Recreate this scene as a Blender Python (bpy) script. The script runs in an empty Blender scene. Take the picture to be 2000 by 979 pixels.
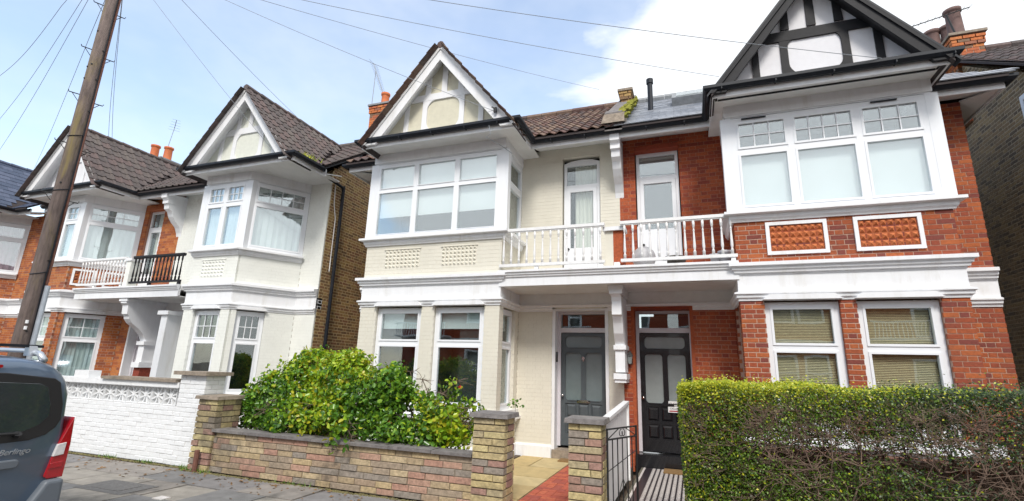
import bpy, bmesh, math, random
import numpy as np
from mathutils import Vector, Matrix
R = math.radians
random.seed(7)
SC = bpy.context.scene
COL = SC.collection
# ------------------------------------------------------------------ camera
cam_d = bpy.data.cameras.new('camera'); cam = bpy.data.objects.new('camera', cam_d); COL.objects.link(cam); SC.camera = cam
yaw, pit, rol, FPX = -0.3535, 0.241, 0.0317, 949.5
fw = Vector((math.sin(yaw)*math.cos(pit), math.cos(yaw)*math.cos(pit), math.sin(pit)))
rt = Vector((math.cos(yaw), -math.sin(yaw), 0)); up = rt.cross(fw)
r2 = math.cos(rol)*rt + math.sin(rol)*up; u2 = -math.sin(rol)*rt + math.cos(rol)*up
CAM = Vector((0, 0, 1.6))
m = Matrix((r2, u2, -fw)).transposed().to_4x4(); m.translation = CAM
cam.matrix_world = m
cam_d.sensor_width = 36; cam_d.lens = 36*FPX/2000; cam_d.clip_end = 2000; cam_d.clip_start = 0.05
def inframe(p, mg=1.08):
    d = Vector(p)-CAM; z = d.dot(fw)
    if z < .1: return False
    return abs(d.dot(r2)/z*FPX) < 1000*mg and abs(d.dot(u2)/z*FPX) < 490*mg
# ------------------------------------------------------------------ sky and sun
SC.view_settings.view_transform = 'Standard'; SC.view_settings.look = 'None'; SC.view_settings.exposure = 0.95; SC.view_settings.gamma = 1
W = bpy.data.worlds.new('World'); SC.world = W; W.use_nodes = True
nt = W.node_tree; nt.nodes.clear()
def N(nt, t, **k):
    n = nt.nodes.new(t)
    for a, b in k.items():
        if a == 'ins':
            for i, v in b.items(): n.inputs[i].default_value = v
        else: setattr(n, a, b)
    return n
SUN_EL, SUN_AZ = R(47), R(162)     # azimuth measured from +Y towards +X
sky = N(nt, 'ShaderNodeTexSky', sky_type='NISHITA', sun_disc=False, sun_elevation=SUN_EL, sun_rotation=SUN_AZ, air_density=1.3, dust_density=.6, ozone_density=1.6)
bg1 = N(nt, 'ShaderNodeBackground', ins={1: 0.15}); nt.links.new(sky.outputs[0], bg1.inputs[0])
bg2 = N(nt, 'ShaderNodeBackground', ins={0: (.95, .975, 1, 1), 1: .66})
tc = N(nt, 'ShaderNodeTexCoord'); sx = N(nt, 'ShaderNodeSeparateXYZ'); nt.links.new(tc.outputs['Generated'], sx.inputs[0])
mp = N(nt, 'ShaderNodeMapping'); mp.inputs['Scale'].default_value = (1.0, 1.0, 1.9); mp.inputs['Location'].default_value = (.35, .1, .2); nt.links.new(tc.outputs['Generated'], mp.inputs[0])
n1 = N(nt, 'ShaderNodeTexNoise', ins={'Scale': 1.7, 'Detail': 7, 'Roughness': .52, 'Distortion': .25}); nt.links.new(mp.outputs[0], n1.inputs[0])
def MT(nt, op, a, b=None, clamp=False):
    n = N(nt, 'ShaderNodeMath', operation=op, use_clamp=clamp)
    for i, v in ((0, a), (1, b)):
        if v is None: continue
        if isinstance(v, (int, float)): n.inputs[i].default_value = v
        else: nt.links.new(v, n.inputs[i])
    return n.outputs[0]
# thicker cloud towards the right-hand half of the sky, thin veil elsewhere
bx_ = MT(nt, 'ADD', MT(nt, 'MULTIPLY', sx.outputs[0], 1.0), MT(nt, 'ADD', MT(nt, 'MULTIPLY', MT(nt, 'MAXIMUM', MT(nt, 'MULTIPLY', sx.outputs[1], -1.), 0.), .62), .155))
s1 = MT(nt, 'ADD', MT(nt, 'MULTIPLY', MT(nt, 'SUBTRACT', n1.outputs[0], .5), 1.0), bx_)
mr = N(nt, 'ShaderNodeMapRange', interpolation_type='SMOOTHSTEP', ins={1: -.07, 2: .07, 3: 0, 4: .95}); nt.links.new(s1, mr.inputs[0])
n2 = N(nt, 'ShaderNodeTexNoise', ins={'Scale': 2.4, 'Detail': 5, 'Roughness': .55}); nt.links.new(mp.outputs[0], n2.inputs[0])
veil = N(nt, 'ShaderNodeMapRange', interpolation_type='SMOOTHSTEP', ins={1: .32, 2: .75, 3: .17, 4: .48}); nt.links.new(n2.outputs[0], veil.inputs[0])
msk = MT(nt, 'MAXIMUM', mr.outputs[0], veil.outputs[0], True)
hz = N(nt, 'ShaderNodeMapRange', ins={1: .05, 2: .5, 3: .75, 4: 0}); nt.links.new(sx.outputs[2], hz.inputs[0])
msk = MT(nt, 'MAXIMUM', msk, MT(nt, 'MULTIPLY', hz.outputs[0], .8), True)
mx = N(nt, 'ShaderNodeMixShader'); nt.links.new(msk, mx.inputs[0]); nt.links.new(bg1.outputs[0], mx.inputs[1]); nt.links.new(bg2.outputs[0], mx.inputs[2])
wo = N(nt, 'ShaderNodeOutputWorld'); nt.links.new(mx.outputs[0], wo.inputs[0])
sd = bpy.data.lights.new('sun', 'SUN'); sd.energy = 1.6; sd.angle = R(16); sd.color = (1, .95, .88)
so = bpy.data.objects.new('sun', sd); COL.objects.link(so)
sdir = Vector((math.sin(SUN_AZ)*math.cos(SUN_EL), math.cos(SUN_AZ)*math.cos(SUN_EL), math.sin(SUN_EL)))
so.rotation_euler = sdir.to_track_quat('Z', 'Y').to_euler()
# ------------------------------------------------------------------ materials
def mat(name, col, rough=.6, var=.12, scale=6., bump=0., bscale=60., metal=0., rnd=None, stain=0., spec=.5, stretch=(1, 1, 1), dcol=None, coat=0.):
    m = bpy.data.materials.new(name); m.use_nodes = True; t = m.node_tree
    b = t.nodes['Principled BSDF']; b.inputs['Roughness'].default_value = rough; b.inputs['Metallic'].default_value = metal
    b.inputs['Specular IOR Level'].default_value = spec; b.inputs['Coat Weight'].default_value = coat
    ge = N(t, 'ShaderNodeNewGeometry'); mpn = N(t, 'ShaderNodeMapping'); mpn.inputs['Scale'].default_value = stretch
    t.links.new(ge.outputs['Position'], mpn.inputs[0]); P = mpn.outputs[0]
    n = N(t, 'ShaderNodeTexNoise', ins={'Scale': scale, 'Detail': 6, 'Roughness': .6}); t.links.new(P, n.inputs[0])
    if rnd:
        oi = N(t, 'ShaderNodeObjectInfo')
        fac = MT(t, 'FRACT', MT(t, 'ADD', oi.outputs['Random'], ge.outputs['Random Per Island']))
        cr = N(t, 'ShaderNodeValToRGB'); cr.color_ramp.interpolation = 'CONSTANT'
        while len(cr.color_ramp.elements) < len(rnd): cr.color_ramp.elements.new(.5)
        for i, c in enumerate(rnd):
            cr.color_ramp.elements[i].position = i/len(rnd); cr.color_ramp.elements[i].color = (*c, 1)
        t.links.new(fac, cr.inputs[0]); base = cr.outputs[0]
    else:
        rg = N(t, 'ShaderNodeRGB'); rg.outputs[0].default_value = (*col, 1); base = rg.outputs[0]
    v = N(t, 'ShaderNodeMapRange', ins={1: .3, 2: .7, 3: 1-var, 4: 1+var}); t.links.new(n.outputs[0], v.inputs[0])
    mu = N(t, 'ShaderNodeVectorMath', operation='SCALE'); t.links.new(base, mu.inputs[0]); t.links.new(v.outputs[0], mu.inputs[3]); out = mu.outputs[0]
    if stain:
        n3 = N(t, 'ShaderNodeTexNoise', ins={'Scale': 1.3, 'Detail': 9, 'Roughness': .68, 'Distortion': .6}); t.links.new(P, n3.inputs[0])
        r3 = N(t, 'ShaderNodeMapRange', interpolation_type='SMOOTHSTEP', ins={1: .5, 2: .72, 3: 0, 4: stain}); t.links.new(n3.outputs[0], r3.inputs[0])
        mxc = N(t, 'ShaderNodeMix', data_type='RGBA'); t.links.new(r3.outputs[0], mxc.inputs[0]); t.links.new(out, mxc.inputs[6]); mxc.inputs[7].default_value = (*(dcol or [c*.35 for c in col]), 1); out = mxc.outputs[2]
    t.links.new(out, b.inputs['Base Color'])
    if bump:
        nb = N(t, 'ShaderNodeTexNoise', ins={'Scale': bscale, 'Detail': 4}); t.links.new(P, nb.inputs[0])
        bp = N(t, 'ShaderNodeBump', ins={'Strength': bump, 'Distance': .01}); t.links.new(nb.outputs[0], bp.inputs['Height']); t.links.new(bp.outputs[0], b.inputs['Normal'])
    return m
def glassmat(name, tint=(.95, .98, .98), base=.13, k=.5):
    m = bpy.data.materials.new(name); m.use_nodes = True; t = m.node_tree; t.nodes.clear()
    o = N(t, 'ShaderNodeOutputMaterial'); tr = N(t, 'ShaderNodeBsdfTransparent'); tr.inputs[0].default_value = (*tint, 1)
    gl = N(t, 'ShaderNodeBsdfGlossy', ins={'Roughness': .005}); gl.inputs[0].default_value = (.97, 1, 1, 1)
    ge = N(t, 'ShaderNodeNewGeometry'); nb = N(t, 'ShaderNodeTexNoise', ins={'Scale': 2.2, 'Detail': 1}); t.links.new(ge.outputs['Position'], nb.inputs[0])
    bp = N(t, 'ShaderNodeBump', ins={'Strength': .05, 'Distance': .02}); t.links.new(nb.outputs[0], bp.inputs['Height']); t.links.new(bp.outputs[0], gl.inputs['Normal'])
    lw = N(t, 'ShaderNodeLayerWeight', ins={0: .5})
    f = MT(t, 'ADD', MT(t, 'MULTIPLY', MT(t, 'POWER', lw.outputs['Facing'], 3), k), base, True)
    mx = N(t, 'ShaderNodeMixShader'); t.links.new(f, mx.inputs[0]); t.links.new(tr.outputs[0], mx.inputs[1]); t.links.new(gl.outputs[0], mx.inputs[2]); t.links.new(mx.outputs[0], o.inputs[0])
    return m
def leafmat(name, cols, rough=.4, trans=.25):
    m = mat(name, cols[0], rough=rough, var=.18, scale=3, rnd=cols, spec=.5)
    t = m.node_tree; b = t.nodes['Principled BSDF']; src = b.inputs['Base Color'].links[0].from_socket
    tl = N(t, 'ShaderNodeBsdfTranslucent'); t.links.new(src, tl.inputs[0])
    mx = N(t, 'ShaderNodeMixShader', ins={0: trans}); t.links.new(b.outputs[0], mx.inputs[1]); t.links.new(tl.outputs[0], mx.inputs[2])
    t.links.new(mx.outputs[0], t.nodes['Material Output'].inputs[0]); return m
def facing_brick(name, cols, rough=.85, var=.25, stain=.3, dcol=(.12, .05, .04)):
    return mat(name, cols[0], rough, var, 28, .5, 90, rnd=cols, stain=stain, dcol=dcol)
M = {}
M['red_brick'] = facing_brick('red_brick', [(.31, .066, .024), (.36, .085, .026), (.27, .058, .026), (.40, .105, .03), (.29, .064, .028), (.20, .047, .033), (.33, .078, .026)], var=.2)
M['rubbed_brick'] = facing_brick('rubbed_red_brick', [(.34, .068, .024), (.29, .052, .022), (.40, .088, .028), (.25, .045, .024), (.37, .08, .026)], stain=.4)
M['orange_brick'] = facing_brick('orange_brick', [(.40, .12, .035), (.45, .15, .045), (.35, .10, .035), (.27, .085, .045), (.48, .18, .055)], stain=.2)
M['stock_brick'] = facing_brick('stock_brick', [(.32, .19, .08), (.24, .14, .06), (.40, .26, .10), (.28, .14, .07), (.34, .19, .08), (.20, .12, .06)], stain=.2, dcol=(.06, .045, .035))
M['dark_stock_brick'] = facing_brick('dark_stock_brick', [(.27, .18, .09), (.20, .14, .075), (.33, .23, .11), (.14, .10, .06), (.24, .17, .095)], stain=.3, dcol=(.05, .04, .035))
M['stack_brick'] = facing_brick('stack_brick', [(.50, .15, .045), (.42, .12, .05), (.30, .12, .07), (.22, .13, .08), (.55, .19, .06)], stain=.3)
M['wall_stone'] = facing_brick('garden_wall_brick', [(.46, .35, .20), (.40, .23, .17), (.28, .24, .20), (.38, .29, .18), (.42, .26, .19), (.33, .26, .19), (.47, .37, .23), (.35, .26, .18)], stain=.9, dcol=(.11, .09, .065), var=.3)
M['pier_brick'] = facing_brick('pier_brick', [(.50, .40, .20), (.45, .36, .19), (.34, .20, .16), (.27, .23, .19), (.54, .45, .23), (.40, .33, .2), (.35, .21, .16)], stain=.8, dcol=(.11, .09, .06), var=.3)
M['white_brick'] = mat('white_painted_brick', (.80, .81, .82), .6, .05, 20, .3, 60, stain=.18, dcol=(.5, .49, .45))
M['cream_brick'] = mat('cream_painted_brick', (.71, .68, .585), .65, .04, 3, .25, 50, stain=.15, dcol=(.58, .55, .44))
M['pale_brick'] = mat('pale_green_painted_brick', (.80, .81, .76), .65, .04, 3, .25, 50, stain=.15, dcol=(.62, .63, .56))
M['cream_mortar'] = mat('cream_painted_joint', (.68, .65, .56), .7, .05)
M['pale_mortar'] = mat('pale_painted_joint', (.765, .775, .73), .7, .05)
M['white_mortar'] = mat('white_painted_joint', (.68, .68, .68), .7, .08, 12)
M['mortar'] = mat('lime_mortar', (.45, .29, .22), .9, .15, 30, .4, 80)
M['red_mortar'] = mat('red_mortar', (.42, .20, .13), .9, .2, 30, .4, 80)
M['stock_mortar'] = mat('yellow_mortar', (.66, .52, .29), .9, .2, 20, .4, 80, stain=.2, dcol=(.1, .08, .06))
M['dark_mortar'] = mat('grey_mortar', (.48, .39, .27), .9, .2, 20, .4, 80, stain=.2, dcol=(.07, .06, .05))
M['wall_mortar'] = mat('garden_wall_mortar', (.19, .16, .12), .95, .25, 25, .5, 80)
M['white'] = mat('white_masonry_paint', (.81, .82, .84), .5, .03, 3, .15, 40, stain=.42, dcol=(.58, .56, .51), stretch=(2.6, 2.6, .45))
M['soffit'] = mat('white_soffit_paint', (.80, .80, .79), .6, .05, 4, .1, 30, stain=.3, dcol=(.52, .50, .46))
M['upvc'] = mat('white_window_plastic', (.82, .84, .87), .3, .02, 3)
M['wood_white'] = mat('white_wood_paint', (.80, .80, .80), .45, .05, 12, .2, 50, stain=.22, dcol=(.45, .42, .36))
M['cream_render'] = mat('cream_render', (.66, .63, .50), .8, .05, 12, .6, 120)
M['pale_render'] = mat('pale_render', (.74, .76, .68), .8, .05, 12, .8, 120)
M['white_render'] = mat('white_render', (.76, .76, .79), .8, .03, 10, .4, 120)
M['black_timber'] = mat('black_timber_paint', (.010, .010, .013), .7, .3, 14, .3, 60)
M['gutter'] = mat('black_gutter_plastic', (.014, .017, .024), .5, .2, 8, spec=.3)
M['slate'] = mat('grey_slate', (.27, .29, .33), .45, .15, 10, .3, 40, rnd=[(.27, .29, .33), (.34, .36, .40), (.22, .24, .28), (.30, .31, .34)])
M['blue_slate'] = mat('blue_slate', (.075, .095, .15), .5, .15, 10, .3, 40, rnd=[(.075, .095, .15), (.09, .11, .17), (.06, .08, .13)])
M['brown_tile'] = mat('brown_concrete_tile', (.14, .09, .08), .8, .25, 20, .6, 70, rnd=[(.105, .083, .08), (.125, .09, .085), (.09, .075, .072), (.115, .095, .088)], stain=.25, dcol=(.2, .18, .15))
M['red_tile'] = mat('weathered_clay_tile', (.2, .09, .06), .85, .3, 20, .6, 70, rnd=[(.12, .068, .058), (.10, .064, .056), (.15, .085, .065), (.09, .065, .06), (.18, .12, .09)], stain=.45, dcol=(.24, .20, .15))
M['deck'] = mat('roof_underlay', (.05, .04, .04), .9)
M['clay'] = mat('terracotta', (.55, .15, .05), .7, .15, 10, .2, 40, stain=.25, dcol=(.2, .08, .05))
M['sooty_clay'] = mat('sooty_clay', (.15, .09, .08), .8, .2, 10, .2, 40, stain=.5, dcol=(.05, .04, .04))
M['terra_tile'] = mat('terracotta_panel', (.50, .15, .05), .8, .2, 20, .3, 60)
M['moss'] = mat('moss', (.22, .22, .03), .95, .5, 16, .8, 60)
M['lead'] = mat('lead_cap', (.24, .25, .26), .6, .2, 10, .2, 50)
M['stone_cap'] = mat('weathered_stone_cap', (.28, .23, .18), .85, .3, 14, .7, 50, stain=.5, dcol=(.08, .07, .06))
M['slate_cap'] = mat('dark_coping', (.17, .155, .15), .8, .3, 14, .6, 50, stain=.4, dcol=(.32, .30, .27))
M['slab'] = mat('paving_slab', (.2, .19, .18), .85, .22, 5, .5, 60, rnd=[(.25, .225, .20), (.20, .19, .185), (.28, .255, .22), (.175, .17, .165)], stain=.8, dcol=(.085, .08, .07))
M['sandy'] = mat('slab_joint_sand', (.13, .12, .09), .95, .3, 30, .6, 80)
M['yorkstone'] = mat('yellow_sandstone', (.48, .36, .17), .85, .15, 5, .4, 50, rnd=[(.50, .38, .18), (.44, .33, .16), (.53, .42, .22)], stain=.3)
M['paver'] = mat('red_paver', (.42, .09, .05), .8, .2, 20, .4, 70, rnd=[(.44, .10, .055), (.38, .08, .05), (.48, .12, .06), (.34, .08, .055)])
M['asphalt'] = mat('asphalt', (.055, .055, .055), .9, .3, 60, .8, 150)
M['kerb'] = mat('granite_kerb', (.28, .27, .26), .8, .2, 30, .4, 80)
M['soil'] = mat('garden_soil', (.09, .065, .045), .95, .4, 10, .9, 40)
M['black_tile'] = mat('black_floor_tile', (.025, .02, .025), .35, .2, 20)
M['white_tile'] = mat('white_floor_tile', (.62, .58, .55), .4, .15, 20, stain=.3, dcol=(.35, .28, .26))
M['glass'] = glassmat('window_glass'); M['sky_glass'] = glassmat('upper_window_glass', base=.24, k=.3); M['dark_glass'] = glassmat('lower_window_glass', tint=(.85, .9, .9), base=.11, k=.5)
M['frost'] = mat('obscured_glass', (.25, .28, .28), .22, .12, 3, .2, 30, spec=.9); M['grey_frost'] = mat('grey_obscured_glass', (.16, .20, .21), .12, .1, 3, .1, 20, spec=1.)
M['blind'] = mat('white_blind', (.88, .90, .90), .8, .03, 2); M['slat'] = mat('wooden_blind', (.80, .62, .38), .6, .1, 20)
M['curtain'] = mat('cream_curtain', (.72, .70, .62), .9, .05, 4); M['net'] = mat('net_curtain', (.76, .80, .80), .9, .05, 3); M['pink'] = mat('pink_curtain', (.55, .35, .42), .9, .1, 5)
M['room'] = mat('unlit_room', (.06, .06, .06), .9); M['roomlit'] = mat('lit_room_wall', (.30, .33, .32), .9)  # near-black colour stands in for unlit rooms, the paler copy for lit ones
M['black_door'] = mat('black_door_paint', (.012, .012, .014), .22, .2, 10, coat=.3); M['grey_door'] = mat('grey_door_paint', (.075, .09, .10), .4, .1, 8)
M['lilac'] = mat('off_white_frame_paint', (.62, .60, .64), .5, .05, 8, stain=.2, dcol=(.4, .38, .36))
M['chrome'] = mat('chrome', (.8, .8, .8), .2, .05, metal=1.); M['iron'] = mat('black_iron', (.015, .015, .016), .5, .3, 30, .2, 60); M['galv'] = mat('galvanised_steel', (.45, .50, .56), .45, .12, 8, metal=.5)
M['wood'] = mat('weathered_pole_wood', (.13, .10, .09), .9, .4, 7, .9, 40, stretch=(3, 3, .45), stain=.75, dcol=(.24, .19, .07))
M['wire'] = mat('telephone_wire', (.30, .33, .37), .6); M['rust'] = mat('rusty_iron', (.16, .07, .05), .8, .3, 12, .4, 50)
M['twig'] = mat('hedge_twig', (.17, .115, .085), .9, .4, 12); M['trunk'] = mat('shrub_branch', (.15, .11, .08), .9, .3, 12)
M['privet'] = leafmat('privet_leaf', [(.08, .16, .014), (.11, .21, .018), (.16, .26, .024), (.06, .12, .014), (.13, .23, .02)])
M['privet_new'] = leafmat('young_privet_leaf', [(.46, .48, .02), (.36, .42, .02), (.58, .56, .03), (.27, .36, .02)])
M['privet_dull'] = leafmat('dull_privet_leaf', [(.10, .10, .035), (.07, .085, .03), (.13, .115, .05), (.06, .09, .03)])
M['privet_shaded'] = leafmat('shaded_privet_leaf', [(.035, .07, .03), (.05, .09, .04), (.06, .085, .045), (.07, .11, .04)])  # leaf colour darkened to stand in for shade along the hedge
M['cam_leaf'] = leafmat('camellia_leaf', [(.075, .19, .02), (.11, .25, .024), (.055, .14, .018), (.15, .30, .028), (.21, .36, .028)], rough=.25)
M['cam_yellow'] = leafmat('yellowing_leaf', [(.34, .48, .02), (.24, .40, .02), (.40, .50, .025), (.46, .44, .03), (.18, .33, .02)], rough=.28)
M['petal'] = mat('red_petal', (.5, .02, .02), .5)
M['carpaint'] = mat('grey_blue_car_paint', (.105, .15, .215), .28, .08, 3, metal=.45, coat=.8); M['bumper'] = mat('grey_bumper_plastic', (.12, .14, .165), .5, .05)
M['carglass'] = mat('tinted_car_glass', (.03, .04, .045), .04, .1, 3, spec=1., coat=1.); M['redlens'] = mat('red_lamp_lens', (.36, .006, .012), .15, .1, 20, coat=1.); M['clearlens'] = mat('clear_lamp_lens', (.7, .68, .68), .15, .1, 40, coat=1.)
M['tyre'] = mat('tyre_rubber', (.02, .02, .02), .8); M['rail'] = mat('roof_rail_silver', (.55, .58, .62), .35, metal=.7); M['seal'] = mat('black_seal', (.012, .012, .013), .5)
M['plate'] = mat('number_plate_yellow', (.7, .55, .05), .4); M['metalpaint'] = mat('cast_iron_cover', (.12, .115, .11), .7, .3, 30, .5, 80); M['pot'] = mat('grey_plant_pot', (.5, .5, .54), .6, .1); M['bowl'] = mat('dark_bowl', (.08, .07, .06), .7, .3, 20)
M['tarp'] = mat('pale_stone_ball', (.55, .55, .57), .7, .1, 10); M['mat'] = mat('coir_mat', (.25, .15, .06), .95, .2, 60, .8, 120); M['sign'] = mat('white_sticker', (.75, .75, .75), .4); M['ink'] = mat('black_ink', (.01, .01, .01), .5)
M['hstone'] = mat('rough_wall_stone', (.2, .12, .085), .9, .3, 12, .8, 40, rnd=[(.19, .11, .08), (.24, .15, .11), (.15, .09, .07), (.21, .14, .12)])
# ------------------------------------------------------------------ mesh building
class Fr:
    """a wall frame: u along the wall, v outwards, w up"""
    def __init__(s, ox, oy, dx=1., dy=0., oz=0.):
        l = math.hypot(dx, dy); s.o = (ox, oy, oz); s.d = (dx/l, dy/l); s.n = (dy/l, -dx/l); s.L = l; s.flip = True
        s.rot = math.atan2(dy, dx)
    def p(s, u, v, w): return (s.o[0]+s.d[0]*u+s.n[0]*v, s.o[1]+s.d[1]*u+s.n[1]*v, s.o[2]+w)
class Wd:
    flip = False; rot = 0
    def p(s, u, v, w): return (u, v, w)
WF = Wd()
class MB:
    def __init__(s): s.v = []; s.f = []
    def hexa(s, P, flip=False):
        n = len(s.v); s.v += P
        q = [(0, 3, 2, 1), (4, 5, 6, 7), (0, 1, 5, 4), (1, 2, 6, 5), (2, 3, 7, 6), (3, 0, 4, 7)]
        s.f += [tuple(n+i for i in (reversed(a) if flip else a)) for a in q]; return s
    def box(s, u0, u1, v0, v1, w0, w1, F=WF):
        if u0 > u1: u0, u1 = u1, u0
        if v0 > v1: v0, v1 = v1, v0
        if w0 > w1: w0, w1 = w1, w0
        return s.hexa([F.p(*a) for a in ((u0, v0, w0), (u1, v0, w0), (u1, v1, w0), (u0, v1, w0), (u0, v0, w1), (u1, v0, w1), (u1, v1, w1), (u0, v1, w1))], F.flip)
    def poly(s, pts): n = len(s.v); s.v += [tuple(p) for p in pts]; s.f.append(tuple(range(n, n+len(pts)))); return s
    def prism(s, A, B):
        """two matching loops of points joined into a solid"""
        n = len(s.v); k = len(A); s.v += [tuple(p) for p in A]+[tuple(p) for p in B]
        s.f.append(tuple(range(n, n+k))); s.f.append(tuple(range(n+2*k-1, n+k-1, -1)))
        s.f += [(n+i, n+k+i, n+k+(i+1) % k, n+(i+1) % k) for i in range(k)]; return s
    def plate(s, pts, v0, v1, F):   # outline in (u, w), thickness along v
        return s.prism([F.p(a, v0, b) for a, b in pts], [F.p(a, v1, b) for a, b in pts])
    def tube(s, path, r, k=8, cap=True):
        path = [Vector(p) for p in path]; rr = r if isinstance(r, (list, tuple)) else [r]*len(path); n = len(s.v); up0 = None
        for i, p in enumerate(path):
            d = (path[min(i+1, len(path)-1)]-path[max(i-1, 0)]).normalized()
            a = Vector((0, 0, 1)) if abs(d.z) < .9 else Vector((1, 0, 0))
            x = d.cross(a).normalized(); y = d.cross(x)
            for j in range(k):
                t = 2*math.pi*j/k; s.v.append(tuple(p+(x*math.cos(t)+y*math.sin(t))*rr[i]))
        for i in range(len(path)-1):
            for j in range(k): s.f.append((n+i*k+j, n+i*k+(j+1) % k, n+(i+1)*k+(j+1) % k, n+(i+1)*k+j))
        if cap: s.f.append(tuple(n+j for j in range(k))); s.f.append(tuple(n+(len(path)-1)*k+j for j in reversed(range(k))))
        return s
    def lathe(s, c, prof, k=12):   # prof: (r, z)
        return s.tube([(c[0], c[1], c[2]+z) for r, z in prof], [max(r, 1e-4) for r, z in prof], k)
    def mesh(s, name, m, smooth=False, fix=True):
        me = bpy.data.meshes.new(name); me.from_pydata(s.v, [], s.f)
        if fix and len(s.f) < 6000:
            b = bmesh.new(); b.from_mesh(me); bmesh.ops.recalc_face_normals(b, faces=b.faces); b.to_mesh(me); b.free()
        for mm in (m if isinstance(m, (list, tuple)) else [m]): me.materials.append(M[mm] if isinstance(mm, str) else mm)
        if smooth: me.polygons.foreach_set('use_smooth', [True]*len(me.polygons))
        me.update(); return me
    def build(s, name, m, parent=None, label=None, stuff=False, smooth=False, kind=None):
        o = bpy.data.objects.new(name, s.mesh(name, m, smooth)); COL.objects.link(o)
        if parent is not None: attach(o, parent)
        if label: o['label'] = label
        if stuff: o['kind'] = 'stuff'
        if kind: o['kind'] = kind
        return o
LOC = {}
def attach(o, parent):
    o.parent = parent
    if parent.name in LOC: o.matrix_parent_inverse = Matrix.Translation(-Vector(LOC[parent.name]))
def thing(name, label, cat, loc=(0, 0, 0), group=None):
    o = bpy.data.objects.new(name, None); COL.objects.link(o); o.location = loc; o.empty_display_size = .2; LOC[o.name] = loc
    o['label'] = label; o['category'] = cat
    if group: o['group'] = group
    return o
def tag(o, label, cat, group=None):
    o['label'] = label; o['category'] = cat
    if group: o['group'] = group
    return o
UNIT = {}
def unit_brick(m):
    """a few slightly irregular, worn bricks of unit size share their mesh data between all bricks"""
    if m not in UNIT:
        UNIT[m] = []
        for k in range(5):
            g = random.Random(k+len(m)); mb = MB(); e = .03
            j = lambda a: g.uniform(-a, a)
            back = [(-.5, .5, -.5), (.5, .5, -.5), (.5, .5, .5), (-.5, .5, .5)]
            mid = [(x+j(.006), -.38, z+j(.025)) for x, z in ((-.5, -.5), (.5, -.5), (.5, .5), (-.5, .5))]
            frt = [(x*(1-.022-abs(j(.012))), -.5+j(.03), z*(1-.09-abs(j(.06)))) for x, z in ((-.5, -.5), (.5, -.5), (.5, .5), (-.5, .5))]
            mb.v = back+mid+frt; q = lambda a, b: [(a+i, a+(i+1) % 4, b+(i+1) % 4, b+i) for i in range(4)]
            mb.f = [(0, 1, 2, 3), (8, 9, 10, 11)]+q(0, 4)+q(4, 8); UNIT[m].append(mb.mesh('brick', m))
    return random.choice(UNIT[m])
# ---- brickwork: a backing with openings and every brick proud of it
def cells(mb, F, u0, u1, w0, w1, holes, v0, v1):
    us = sorted({u0, u1, *[min(max(h[i], u0), u1) for h in holes for i in (0, 1)]}); ws = sorted({w0, w1, *[min(max(h[i], w0), w1) for h in holes for i in (2, 3)]})
    for j in range(len(ws)-1):
        run = None
        for i in range(len(us)-1):
            cu, cw = (us[i]+us[i+1])/2, (ws[j]+ws[j+1])/2
            solid = not any(h[0] < cu < h[1] and h[2] < cw < h[3] for h in holes)
            if solid and run is None: run = us[i]
            if (not solid or i == len(us)-2) and run is not None:
                mb.box(run, us[i+1] if solid else us[i], v0, v1, ws[j], ws[j+1], F); run = None
def brick_wall(parent, name, F, regs, holes, brick, mortar, nind=0, jt=.01, rec=.008, bl=.215, ch=.075, bond='flemish', thick=.22, clip=None, backing=True, piece='brick', seed=0, label=None, var=0., w00=None):
    rg = random.Random(seed+len(name))
    mb = MB()
    for (u0, u1, w0, w1) in regs:
        if clip is None: cells(mb, F, u0+.007, u1-.007, w0, w1, [(h[0]-.006, h[1]+.006, h[2]-.006, h[3]+.006) for h in holes], -thick, -rec)
    if clip is not None: mb.plate(clip[1], -thick, -rec, F)
    wall = mb.build(name, mortar, parent, label)
    L = []
    for (u0, u1, w0, w1) in regs:
        nc = max(1, round((w1-w0)/ch)); h = (w1-w0)/nc
        for c in range(nc):
            a, b = w0+c*h, w0+(c+1)*h; mid = (a+b)/2; base = w0 if w00 is None else w00; ci = round((a-base)/h)
            if clip: iv = [clip[0](mid)]
            else: iv = [(u0, u1)]
            for hh in holes:
                if hh[2] < mid < hh[3]:
                    iv = [q for (p0, p1) in iv for q in ((p0, min(p1, hh[0])), (max(p0, hh[1]), p1)) if q[1]-q[0] > .02]
            if bond == 'flemish': seq = [bl, (bl-jt)/2]; start = 0 if ci % 2 else -(bl*.75)
            elif bond == 'stretcher': seq = [bl]; start = 0 if ci % 2 else -bl/2
            else: seq = None; start = -rg.random()*.3
            x = u0+start; k = 0
            ends = []
            while x < u1:
                l = seq[k % len(seq)] if seq else rg.choice([.24, .3, .36, .44, .22])*bl/.3
                ends.append((x, x+l)); x += l+jt; k += 1
            for (p0, p1) in iv:
                for (e0, e1) in ends:
                    q0, q1 = max(e0, p0+jt*.0), min(e1, p1)
                    if q1-q0 > .035: L.append((q0, q1, a+jt/2, b-jt/2))
    if nind:
        def key(t):
            p = Vector(F.p((t[0]+t[1])/2, 0, (t[2]+t[3])/2)); return (0 if inframe(p, 1.0) else 1, (p-CAM).length - 1.5*(t[1]-t[0]))
        L.sort(key=key)
        for (q0, q1, a, b) in L[:nind]:
            o = bpy.data.objects.new(piece, unit_brick(brick)); COL.objects.link(o); o.parent = wall
            pr = rg.uniform(-var, var)
            o.location = F.p((q0+q1)/2, -.03+pr/2, (a+b)/2); o.scale = (q1-q0, .06+pr, b-a); o.rotation_euler = (0, 0, F.rot)
        L = L[nind:]
    if L:
        mb = MB()
        for (q0, q1, a, b) in L: mb.box(q0, q1, -.04, rg.uniform(-var, var) if var else 0, a, b, F)
        mb.build('brickwork', brick, wall, stuff=True)
    return wall
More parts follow.
